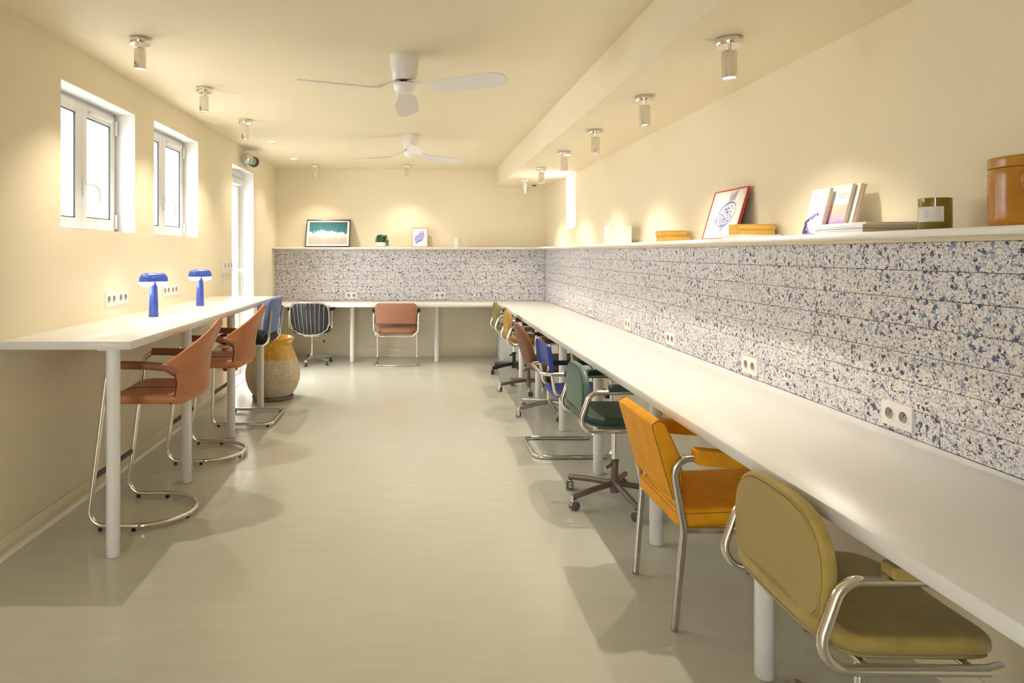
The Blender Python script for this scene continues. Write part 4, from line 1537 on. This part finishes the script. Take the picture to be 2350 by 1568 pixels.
def wire_chair():
    t = thing('wire_swivel_chair', 'black padded chrome wire swivel chair at the back desk', 'chair', (-1.352, 8.80, 0), PI / 2)
    # outline (a lateral, b height)
    o = []
    pts = [(-0.15, 0.405), (-0.06, 0.385), (0.06, 0.385), (0.15, 0.405), (0.215, 0.45), (0.245, 0.53), (0.245, 0.66), (0.235, 0.74), (0.20, 0.785), (0.12, 0.80), (-0.12, 0.80), (-0.20, 0.785), (-0.235, 0.74), (-0.245, 0.66), (-0.245, 0.53), (-0.215, 0.45)]
    o = densify(pts, 0.03)

    def fb(a, b, c):
        x = -0.265 + 0.10 * (1 - (b - 0.385) / 0.415) ** 2 - 0.045 * ((b - 0.385) / 0.415) - c + 1.3 * a * a
        return (x, a, b)
    pad = slab('backrest', [(x * 0.95, 0.6 + (y - 0.6) * 0.95) for x, y in o], 0.04, 0.016, fb, 'black_vinyl', t, crown=0.004, step=0.02)
    # channel quilting: dark creases down the pad
    for k in range(11):
        a = -0.20 + 0.04 * k
        zt = 0.772 if abs(a) < 0.17 else 0.745
        tube('crease', [fb(a, 0.42 + (zt - 0.42) * j / 10, 0.024) for j in range(11)], 0.0025, 'black_plastic', pad, seg=6)
    tube('rim', [fb(a, b, 0.026) for a, b in o], 0.006, 'chrome', t, closed=True, seg=10)
    for k in range(8):
        a = -0.196 + 0.056 * k
        zb = 0.395 if abs(a) < 0.12 else 0.425
        zt = 0.80 if abs(a) < 0.13 else 0.78
        tube('wire', [fb(a * (0.86 + 0.14 * j / 12), zb + (zt - zb) * j / 12, 0.033) for j in range(13)], 0.0032, 'chrome_soft', t, seg=8)
    tube('grip', [fb(-0.075, 0.735, 0.036), fb(-0.05, 0.722, 0.040), fb(0.05, 0.722, 0.040), fb(0.075, 0.735, 0.036)], 0.010, 'black_plastic', t, fil=0.03, seg=10)
    slab('seat', rrect(0.43, 0.46, 0.10), 0.06, 0.026, lambda a, b, c: (a + 0.03, b, 0.43 + c), 'black_vinyl', t, crown=0.006)
    for s in (-1, 1):
        y = s * 0.272
        tube('arm_frame', [(-0.10, s * 0.235, 0.455), (-0.12, y, 0.47), (-0.13, y, 0.62), (-0.115, y + s * 0.004, 0.69)], 0.009, 'chrome', t, fil=0.04, seg=10)
        slab('armrest', rrect(0.22, 0.05, 0.014), 0.034, 0.012, lambda a, b, c, y=y: (a - 0.04, b + y, 0.705 + c), 'black_plastic', t, step=0.04)
    box('mechanism', (-0.10, -0.095, 0.352), (0.10, 0.095, 0.378), 'white_paint', t, bevel=0.003)
    cyl('column', (0, 0, 0.20), (0, 0, 0.36), 0.012, 'chrome', t, 16)
    cyl('column_sleeve', (0, 0, 0.07), (0, 0, 0.245), 0.019, 'chrome_soft', t, 18)
    lv = cyl('lever', (0, 0, 0.295), (-0.02, -0.155, 0.292), 0.004, 'chrome', t, 8)
    lathe('lever_knob', [(0, -0.015), (0.011, -0.011), (0.0155, 0), (0.011, 0.011), (0, 0.015)], 'black_plastic', lv, 14, (-0.02, -0.158, 0.282))
    lathe('star_hub', [(0, 0.06), (0.030, 0.06), (0.032, 0.10), (0.026, 0.125), (0, 0.125)], 'chrome_soft', t, 22)
    for k, a in enumerate((172, 232, 305, 20)):
        a = math.radians(a - 0)
        ca, sa = math.cos(a), math.sin(a)
        rr = 0.28
        ar = tube('star_arm', [(0.02 * ca, 0.02 * sa, 0.092), (rr * ca, rr * sa, 0.062)], 0, 'steel', t, prof=rect_prof(0.017, 0.013, 0.004), up=(0, 0, 1))
        lathe('glide', [(0, 0), (0.020, 0), (0.022, 0.006), (0.012, 0.012), (0.011, 0.05), (0, 0.05)], 'black_plastic', t, 16, (rr * ca * 0.96, rr * sa * 0.96, 0))
    return t


wire_chair()


def rust_chair():
    t = thing('visitor_chair', 'rust fabric visitor chair on chrome cantilever frame at the back desk', 'chair', (-0.262, 8.785, 0), PI / 2)
    slab('backrest', rrect(0.530, 0.262, (0.02, 0.02, 0.055, 0.055), cy=0.660), 0.050, 0.020, lambda a, b, c: (-0.225 - 0.10 * (b - 0.53) - c + 0.30 * a * a, a, b), 'rust_fabric', t, crown=0.006, step=0.03)
    slab('seat', rrect(0.47, 0.525, 0.10), 0.088, 0.040, lambda a, b, c: (a + 0.03, b, 0.448 + c + 0.012 * (a / 0.2)), 'rust_fabric', t, crown=0.008, step=0.03)
    r = 0.0115
    hw = 0.282
    # back hoop under the seat that carries the arms
    tube('back_hoop', [(-0.10, -hw, 0.675), (-0.236, -hw, 0.672), (-0.236, -hw + 0.004, 0.44), (-0.225, -hw + 0.07, 0.372), (-0.225, hw - 0.07, 0.372), (-0.236, hw - 0.004, 0.44), (-0.236, hw, 0.672), (-0.10, hw, 0.675)],
         r, 'chrome', t, fil=[0, 0.05, 0.06, 0.06, 0.06, 0.06, 0.05, 0], seg=12)
    tube('frame', [(0.20, -hw + 0.01, 0.395), (-0.20, -hw + 0.02, 0.385), (-0.20, -hw + 0.02, 0.40), ], r, 'chrome', t, seg=12)
    tube('frame', [(-0.19, -hw + 0.025, 0.395), (0.235, -hw + 0.02, 0.395), (0.245, -hw + 0.02, r), (-0.235, -hw + 0.008, r), (-0.235, hw - 0.008, r), (0.245, hw - 0.02, r), (0.235, hw - 0.02, 0.395), (-0.19, hw - 0.025, 0.395)],
         r, 'chrome', t, fil=0.05, seg=12)
    for s in (-1, 1):
        slab('armrest', rrect(0.26, 0.045, 0.014), 0.028, 0.012, lambda a, b, c, s=s: (a - 0.09, b + s * hw, 0.692 + c), 'black_plastic', t, step=0.04)
    return t


rust_chair()

# ------------------------------------------------------------------ big pot, extinguisher
pt = thing('garden_pot', 'big bulbous pot with amber glazed neck beside the bar table', 'pot', (-1.412, 6.69, 0))
lathe('saucer', [(0, 0.002), (0.185, 0.002), (0.198, 0.010), (0.200, 0.030), (0.192, 0.030), (0.188, 0.014), (0, 0.012)], 'saucer_clay', pt, 44)
bz = [(0.0, 0.014), (0.150, 0.014), (0.170, 0.024), (0.205, 0.06), (0.240, 0.12), (0.260, 0.185), (0.265, 0.235), (0.260, 0.29), (0.245, 0.35), (0.228, 0.40)]
lathe('body', bz, 'pot_body', pt, 56)
lathe('glazed_neck', [(0.2285, 0.398), (0.226, 0.408), (0.205, 0.46), (0.187, 0.51), (0.181, 0.535), (0.182, 0.552), (0.197, 0.565), (0.206, 0.580), (0.205, 0.592), (0.195, 0.600), (0.178, 0.598), (0.168, 0.585), (0.160, 0.55), (0.17, 0.46), (0.20, 0.36)], 'glaze_amber', pt, 56)
lathe('soil_fill', [(0, 0.47), (0.175, 0.47)], 'soil', pt, 32)

fe = thing('fire_extinguisher', 'red fire extinguisher hung on the wall between bar table and doorway', 'extinguisher', (-1.838, 6.72, 0.265))
lathe('tank', [(0, 0), (0.068, 0), (0.074, 0.01), (0.075, 0.34), (0.062, 0.385), (0.03, 0.41), (0, 0.412)], 'extinguisher_red', fe, 32)
cyl('valve', (0, 0, 0.41), (0, 0, 0.46), 0.018, 'black_plastic', fe, 14)
tube('hose', [(0.0, -0.015, 0.44), (0.03, -0.07, 0.42), (0.03, -0.085, 0.25), (0.02, -0.080, 0.12)], 0.010, 'black_plastic', fe, fil=0.04, seg=10)
box('bracket', (-0.082, -0.03, 0.2), (-0.07, 0.03, 0.3), 'steel', fe, bevel=0.002)


# ------------------------------------------------------------------ things on the back shelf
def frame_obj(t, w, h, bar, depth, mat):
    """framed picture in local xz plane facing -y, bottom edge at z=0"""
    boxes('frame', [((-w / 2, -depth / 2, 0), (-w / 2 + bar, depth / 2, h)), ((w / 2 - bar, -depth / 2, 0), (w / 2, depth / 2, h)),
                    ((-w / 2 + bar, -depth / 2, 0), (w / 2 - bar, depth / 2, bar)), ((-w / 2 + bar, -depth / 2, h - bar), (w / 2 - bar, depth / 2, h))], mat, t)
    box('backing', (-w / 2 + bar, 0, bar), (w / 2 - bar, depth / 2 - 0.001, h - bar), 'frame_black', t)


sea = thing('framed_picture', 'black framed photograph of turquoise surf on a sandy beach', 'picture', (-1.207, 9.185, ZSH + 0.0045))
sea.rotation_euler = (-math.asin(0.165 / 0.405), 0, 0)
frame_obj(sea, 0.598, 0.405, 0.011, 0.02, 'frame_black')
box('mat_board', (-0.288, -0.003, 0.011), (0.288, -0.001, 0.394), 'mat_board', sea)
pr = box('print', (-0.257, -0.001, -0.165), (0.257, 0.0, 0.165), 'sea_photo', sea)
pr.location = (0, -0.004, 0.205)

pl = thing('potted_plant', 'small bushy green plant in a white bowl on the end shelf', 'plant', (-0.474, 9.17, ZSH))
lathe('pot', [(0, 0.001), (0.050, 0.001), (0.068, 0.018), (0.080, 0.045), (0.083, 0.066), (0.079, 0.068), (0.074, 0.055), (0, 0.05)], 'pot_white', pl, 32)
vs, fs_ = [], []
for i in range(330):
    a = random.uniform(0, 2 * PI)
    el = random.uniform(-0.25, 1.0)
    rr = random.uniform(0.5, 1.0)
    cx_ = 0.085 * rr * math.cos(a) * math.cos(el * 1.1) + (0.012 if math.cos(a) > 0 else 0)
    cy_ = 0.075 * rr * math.sin(a) * math.cos(el * 1.1)
    cz_ = 0.095 + 0.072 * rr * math.sin(el * 1.4)
    if math.cos(a) > 0.55 and random.random() < 0.4 and math.sin(a) < 0.3:
        cz_ = random.uniform(0.02, 0.09)
        cx_ = random.uniform(0.055, 0.09)
        cy_ = random.uniform(-0.07, 0.0)
    s = random.uniform(0.010, 0.017)
    n_ = V((math.cos(a) + random.uniform(-.5, .5), math.sin(a) + random.uniform(-.5, .5), random.uniform(0.1, 1.2))).normalized()
    u_ = n_.orthogonal().normalized()
    u_ = Matrix.Rotation(random.uniform(0, 2 * PI), 3, n_) @ u_
    w_ = n_.cross(u_)
    c_ = V((cx_, cy_, cz_))
    b0 = len(vs)
    vs += [c_ - u_ * s, c_ - u_ * s * 0.2 + w_ * s * 0.8 + n_ * s * 0.2, c_ + u_ * s * 0.4 + w_ * s * 0.55, c_ + u_ * s * 1.1 - n_ * s * 0.2, c_ + u_ * s * 0.4 - w_ * s * 0.55, c_ - u_ * s * 0.2 - w_ * s * 0.8 + n_ * s * 0.2]
    fs_ += [(b0, b0 + 1, b0 + 2, b0 + 3), (b0, b0 + 3, b0 + 4, b0 + 5)]
fo = mesh('foliage', vs, fs_, 'leaf_green', pl)
fo['kind'] = 'stuff'
lathe('plant_core', [(0, 0.045), (0.05, 0.05), (0.062, 0.09), (0.045, 0.13), (0, 0.15)], 'leaf_green', pl, 14)

cr = thing('framed_picture', 'small copper framed print of a violet shell on the end shelf', 'picture', (0.038, 9.20, ZSH + 0.003))
cr.rotation_euler = (-math.asin(0.12 / 0.285), 0, 0)
frame_obj(cr, 0.210, 0.285, 0.007, 0.014, 'frame_copper')
box('print', (-0.098, -0.003, 0.007), (0.098, -0.001, 0.278), 'paper_white', cr)
out = [(-0.055, 0.055), (-0.068, 0.10), (-0.070, 0.135), (-0.055, 0.165), (-0.030, 0.185), (-0.005, 0.215), (0.025, 0.240), (0.045, 0.248), (0.055, 0.225), (0.062, 0.19), (0.063, 0.155), (0.050, 0.125), (0.030, 0.105), (0.0, 0.095), (-0.030, 0.085)]
mesh('shell_drawing', [(x, -0.0036, z) for x, z in out], [tuple(range(len(out)))], 'coral_ink', cr)
ribbon('ink_stroke', [([(-0.048, 0.050), (-0.030, 0.075), (-0.005, 0.090), (0.020, 0.099), (0.044, 0.112)], 0.020)], 'ink_violet', cr, lambda a, b: (a, -0.0040, b))
mesh('red_stamp', [(0.060 + 0.005 * math.cos(k), -0.0038, 0.032 + 0.005 * math.sin(k)) for k in (0, 1.57, 3.14, 4.71)], [(0, 1, 2, 3)], 'frame_red', cr)

mg = thing('mug', 'pale pink mug with a round handle on the end shelf', 'mug', (0.545, 9.17, ZSH))
lathe('cup', [(0, 0.001), (0.046, 0.001), (0.049, 0.006), (0.045, 0.07), (0.040, 0.125), (0.037, 0.126), (0.041, 0.07), (0.043, 0.012), (0, 0.010)], 'mug_pink', mg, 32)
tube('handle', [(-0.041, 0, 0.100), (-0.080, 0, 0.098), (-0.092, 0, 0.065), (-0.078, 0, 0.035), (-0.046, 0, 0.034)], 0.006, 'mug_pink', mg, fil=0.025, seg=10)


# ------------------------------------------------------------------ things on the long shelf
def book(name, label, cat, lo, hi, cover, pages, group=None, spine='-x', warp=0.0):
    """paperback lying flat; spine side on -x; page block shows on the -y end"""
    t = thing(name, label, cat, ((lo[0] + hi[0]) / 2, (lo[1] + hi[1]) / 2, lo[2]), 0, group)
    w, l, h = (hi[0] - lo[0]) / 2, (hi[1] - lo[1]) / 2, hi[2] - lo[2]
    e = 0.0016
    blk = box('page_block', (-w + 0.003, -l + 0.002, -h / 2 + e), (w - 0.003, l - 0.002, h / 2 - e), pages, t)
    blk.location = (0, 0, h / 2)
    boxes('cover', [((-w, -l, 0), (w, l, e)), ((-w, -l, h - e), (w, l, h)), ((-w, -l, e), (-w + 0.0025, l, h - e))], cover, t)
    return t


# white carton
wb = thing('carton', 'white box standing on the long shelf at its far end', 'box', (1.587, 5.38, ZSH))
boxes('carton_body', [((0, 0, 0), (0.105, 0.40, 0.142))], 'card_white', wb, bevel=0.001, seg=1)
boxes('carton_flap', [((0.012, -0.0015, 0.0), (0.100, 0.0, 0.126))], 'card_white', wb)

book('paperback', 'lower book of the small yellow stack near the white box', 'book', (1.583, 4.365, ZSH), (1.755, 4.515, ZSH + 0.036), 'yellow_cover', 'pages_yellow', 'yellow paperbacks')
b2 = book('paperback', 'upper book of the small yellow stack near the white box', 'book', (1.578, 4.385, ZSH + 0.0365), (1.735, 4.520, ZSH + 0.070), 'yellow_cover', 'pages_yellow', 'yellow paperbacks')

book('thin_book', 'thin white book under the yellow stack in front of the fish print', 'book', (1.563, 3.30, ZSH), (1.762, 3.50, ZSH + 0.016), 'card_white', 'paper_white')
book('paperback', 'lower book of the yellow stack in front of the fish print', 'book', (1.574, 3.335, ZSH + 0.0163), (1.752, 3.447, ZSH + 0.0415), 'yellow_cover', 'pages_yellow', 'yellow paperbacks')
book('paperback', 'upper book of the yellow stack in front of the fish print', 'book', (1.574, 3.338, ZSH + 0.0418), (1.756, 3.446, ZSH + 0.068), 'yellow_cover', 'pages_yellow', 'yellow paperbacks')

# fish print, leaning on the long wall: local x -> -Y, facing -X
fp = thing('framed_picture', 'red framed fish drawing leaning on the long shelf', 'picture', (1.672, 3.796, ZSH + 0.002))
fp.rotation_euler = (-math.atan2(0.080, 0.275), 0, -PI / 2)
frame_obj(fp, 0.404, 0.288, 0.006, 0.014, 'frame_red')
box('print', (-0.196, -0.003, 0.006), (0.196, -0.001, 0.282), 'paper_white', fp)


def fish():
    yk = -0.0038
    fn = lambda a, b: (a, yk, b)
    S = []
    # body: rounded diamond, head to the right
    cx, cz = 0.022, 0.142
    body = []
    for k in range(41):
        a = 2 * PI * k / 40
        r = 1 + 0.12 * math.cos(2 * a + 0.6)
        x, z = 0.100 * r * math.cos(a), 0.070 * r * math.sin(a)
        body.append((cx + x * 0.86 - z * 0.30, cz + z + x * 0.32))
    S.append((body[:21], 0.008))
    S.append((body[20:], 0.006))
    random.seed(3)
    for i in range(120):
        a, q = random.uniform(0, 2 * PI), math.sqrt(random.uniform(0, 0.82))
        x, z = 0.096 * q * math.cos(a), 0.064 * q * math.sin(a)
        px, pz = cx + x * 0.86 - z * 0.30, cz + z + x * 0.32
        ln = random.uniform(0.008, 0.022)
        th = random.uniform(-0.3, 0.75)
        bend = random.uniform(-0.005, 0.005)
        S.append(([(px + ln * (j / 4 - 0.5) * math.cos(th), pz + ln * (j / 4 - 0.5) * math.sin(th) + bend * math.sin(PI * j / 4)) for j in range(5)], random.uniform(0.002, 0.0052)))
    ribbon('fish_drawing', S, 'ink_violet', fp, fn)
    P = []
    for k in range(9):      # dorsal rays
        x0 = cx - 0.010 + 0.008 * k
        P.append(([(x0 + (-0.012 + 0.002 * k) * j / 5 + 0.010 * math.sin(j / 5 * 1.5), cz + 0.064 + 0.055 * j / 5 + 0.002 * k) for j in range(6)], 0.0045))
    for k in range(9):      # tail fan
        a = math.radians(130 + 14 * k)
        P.append(([(-0.068 + 0.062 * math.cos(a) * j / 5, 0.108 + 0.058 * math.sin(a) * j / 5) for j in range(6)], 0.0045))
    for k in range(5):      # lower fins
        P.append(([(cx - 0.020 + 0.010 * k - 0.026 * j / 4, cz - 0.062 - 0.045 * j / 4) for j in range(5)], 0.0055))
    ribbon('fin_drawing', P, 'ink_pale', fp, fn)


fish()
random.seed(11)


def text(name, body, size, mat, parent, loc, rot):
    cu = bpy.data.curves.new(name, 'FONT')
    cu.body = body
    cu.size = size
    cu.align_x = 'CENTER'
    cu.extrude = 0.0001
    cu.space_character = 1.35
    tmp = bpy.data.objects.new(name, cu)
    C.objects.link(tmp)
    me = bpy.data.meshes.new_from_object(tmp.evaluated_get(bpy.context.evaluated_depsgraph_get()))
    bpy.data.objects.remove(tmp)
    o = link(name, me, mat, parent)
    o.location = loc
    o.rotation_euler = rot
    return o


# leaning magazines: local xz plane is the cover, facing -y (turned to face -X)
def magazine(label, loc, lean, th, w, h, kind):
    t = thing('magazine', label, 'magazine', loc, 0, 'leaning magazines')
    t.rotation_euler = (-lean, 0, -PI / 2)
    pb = box('page_block', (-th / 2 + 0.0006, -w / 2, -h / 2), (th / 2 - 0.0006, w / 2, h / 2), 'pages_pale', t)
    pb.location = (0, th / 2, h / 2)
    pb.rotation_euler = (0, 0, PI / 2)
    boxes('cover', [((-w / 2, -0.0008, 0), (w / 2, 0.0, h)), ((-w / 2, th, 0), (w / 2, th + 0.0008, h))], 'paper_white', t)
    hp = h * 0.60
    if kind == 'mountain':
        ph = box('cover_photo', (-w / 2, -0.0004, -hp / 2), (w / 2, 0, hp / 2), 'mount_sky', t)
        ph.location = (0, -0.0009, hp / 2)
        yk = -0.0018
        ridge = [(-w / 2, 0), (-w / 2, hp * 0.52), (-0.040, hp * 0.62), (-0.018, hp * 0.72), (0.002, hp * 0.78), (0.018, hp * 0.745), (0.014, hp * 0.62), (0.020, hp * 0.45), (0.012, hp * 0.22), (0.030, 0)]
        mesh('mountain_shape', [(x, yk, z) for x, z in ridge], [tuple(range(len(ridge)))], 'mount_violet', t)
        snow = [(-0.034, hp * 0.30), (-0.042, hp * 0.46), (-0.034, hp * 0.56), (-0.012, hp * 0.57), (0.002, hp * 0.64), (0.014, hp * 0.74), (0.024, hp * 0.58), (0.040, hp * 0.50), (w / 2, hp * 0.42), (w / 2, hp * 0.10), (0.02, hp * 0.06), (-0.010, hp * 0.10)]
        mesh('snow_shape', [(x, yk - 0.0004, z) for x, z in snow], [tuple(range(len(snow)))], 'paper_white', t)
        rk = []
        for i in range(26):
            z = random.uniform(0.02, 0.5) * hp
            x = -0.052 + random.uniform(-0.012, 0.014) - 0.02 * (0.5 - z / hp) + (0.03 if z < hp * 0.12 else 0) * random.random()
            rk.append(([(max(-w / 2 + 0.003, x), z), (max(-w / 2 + 0.003, x) + random.uniform(-0.004, 0.006), z + 0.006), (max(-w / 2 + 0.003, x), z + 0.012)], 0.006))
        ribbon('rock_shape', rk, 'rock_dark', t, lambda a, b: (a, yk - 0.0006, b))
        ribbon('climber', [([(0.016, hp * 0.70), (0.018, hp * 0.75), (0.017, hp * 0.79)], 0.007)], 'rock_dark', t, lambda a, b: (a, yk - 0.0010, b))
    else:
        ph = box('cover_photo', (-w / 2, -0.0004, -hp / 2), (w / 2, 0, hp / 2), 'dusk_photo', t)
        ph.location = (0, -0.0009, hp / 2)
    text('title', 'RAIZE', 0.0155, 'ink_grey', t, (0.012, -0.0012, h * 0.775), (PI / 2, 0, 0))
    ribbon('subtitle', [([(-0.010 + 0.044 * j / 6, h * 0.735) for j in range(7)], 0.0022)], 'ink_pale', t, lambda a, b: (a, -0.0012, b))
    return t


pmat('mount_sky', (0.56, 0.46, 0.62), 0.5, var=0.05, vscale=20)
pmat('mount_violet', (0.22, 0.17, 0.44), 0.5, var=0.2, vscale=40)
pmat('rock_dark', (0.07, 0.04, 0.06), 0.6)
# cover spans from far (u small) to near (u large)
magazine('leaning magazine with a snowy mountain cover', (1.628, 2.822, ZSH), 0.23, 0.013, 0.125, 0.196, 'mountain')
magazine('leaning magazine with a pink and violet dusk cover', (1.650, 2.722, ZSH), 0.25, 0.012, 0.125, 0.205, 'dusk')
mz = thing('magazine', 'thick pale magazine bundle standing behind the dusk magazine', 'magazine', (1.668, 2.700, ZSH), 0, 'leaning magazines')
mz.rotation_euler = (-0.25, 0, -PI / 2)
pb = box('page_block', (-0.010, -0.062, -0.102), (0.010, 0.062, 0.102), 'pages_pale', mz)
pb.location = (0, 0.0105, 0.102)
pb.rotation_euler = (0, 0, PI / 2)
boxes('cover', [((-0.063, -0.0010, 0), (0.063, -0.0002, 0.205)), ((-0.063, 0.0208, 0), (0.063, 0.0216, 0.205))], 'card_white', mz)

# flat stack of big magazines
z = ZSH
labs = ['lowest white-spined magazine of the flat stack before the candle', 'middle white-spined magazine of the flat stack before the candle', 'topmost dog-eared magazine of the flat stack before the candle']
for i, (h, x0, x1, y0, y1) in enumerate(((0.0155, 1.562, 1.764, 2.395, 2.683), (0.0135, 1.566, 1.764, 2.400, 2.672), (0.0075, 1.572, 1.764, 2.392, 2.668))):
    t = book('big_magazine', labs[i], 'magazine', (x0, y0, z + 0.0002), (x1, y1, z + h), 'card_white', 'pages_tan', 'flat stacked magazines')
    if i < 2:
        w_, l_ = (x1 - x0) / 2, (y1 - y0) / 2
        st = []
        for k in range(4):
            yy = l_ - 0.028 + 0.006 * k
            st.append(([(yy, h * 0.35), (yy + 0.001, h * 0.55), (yy - 0.003, h * 0.75)], 0.0016))
        ribbon('spine_mark', st, 'ink_grey', t, lambda a, b, w_=w_: (-w_ - 0.0004, a, b))
        ribbon('spine_line', [([(-l_ + 0.07 + 0.02 * j, h * 0.5) for j in range(8)], 0.0012)], 'ink_pale', t, lambda a, b, w_=w_: (-w_ - 0.0004, a, b))
    if i == 0:
        box('blue_cover_edge', (-w_ - 0.0003, -l_ - 0.003, h - 0.0018), (w_, l_, h + 0.0001), 'blue_edge', t)
    z += h

cd = thing('candle', 'olive glass candle jar with a white label on the long shelf', 'candle', (1.662, 2.19, ZSH))
lathe('jar', [(0, 0.001), (0.043, 0.001), (0.0455, 0.004), (0.0455, 0.101), (0.0440, 0.102), (0.0425, 0.101), (0.0425, 0.086)], 'olive_glass', cd, 40)
lathe('wax_fill', [(0, 0.084), (0.0424, 0.084)], 'wax', cd, 28)
cyl('wick', (0, 0, 0.084), (0.001, 0, 0.094), 0.001, 'black_plastic', cd, 6)
a0, a1 = math.radians(160), math.radians(262)
n = 14
mesh('label_paper', [(0.0460 * math.cos(a0 + (a1 - a0) * i / n), 0.0460 * math.sin(a0 + (a1 - a0) * i / n), zz) for zz in (0.026, 0.074) for i in range(n + 1)],
     [(i, i + 1, i + n + 2, i + n + 1) for i in range(n)], 'paper_white', cd, True)


def on_jar(a, b):   # a = arc length along the label from its near end, b = height
    ang = a1 - a / 0.046
    return (0.0463 * math.cos(ang), 0.0463 * math.sin(ang), b)


bo = [(0.0105, 0.032), (0.0105, 0.054), (0.0125, 0.057), (0.0135, 0.059), (0.0135, 0.067), (0.0175, 0.067), (0.0175, 0.059), (0.0185, 0.057), (0.0205, 0.054), (0.0205, 0.032)]
ribbon('bottle_drawing', [([bo[i], ((bo[i][0] + bo[i + 1][0]) / 2, (bo[i][1] + bo[i + 1][1]) / 2), bo[i + 1]], 0.0006) for i in range(len(bo) - 1)], 'ink_grey', cd, on_jar)
ribbon('text_line', [([(0.006 + 0.0025 * j, 0.0295) for j in range(8)], 0.0012)], 'ink_grey', cd, on_jar)
for zz in (0.042, 0.049, 0.053, 0.056, 0.064):
    ribbon('text_line', [([(0.042 + 0.002 * j, zz) for j in range(6)], 0.0010)], 'ink_grey', cd, on_jar)

ck = thing('stoneware_crock', 'amber glazed lidded crock at the near end of the long shelf', 'crock', (1.668, 1.842, ZSH))
kp = [(0, 0.001), (0.094, 0.001), (0.098, 0.006), (0.100, 0.02)]
for i in range(12):
    kp.append((0.0995 + 0.0010 * (i % 2), 0.03 + 0.010 * i))
kp += [(0.098, 0.152), (0.097, 0.156)]
lathe('body', kp, 'crock_glaze', ck, 48)
lp = [(0.098, 0.157)]
for i in range(8):
    lp.append((0.1000 + 0.0008 * (i % 2), 0.158 + 0.0032 * i))
lathe('lid', lp + [(0.098, 0.186), (0.080, 0.190), (0, 0.191)], 'crock_glaze', ck, 48)
tube('lug', [(-0.078, -0.062, 0.135), (-0.092, -0.076, 0.130), (-0.094, -0.078, 0.110), (-0.078, -0.064, 0.100)], 0.011, 'crock_glaze', ck, fil=0.012, seg=10)
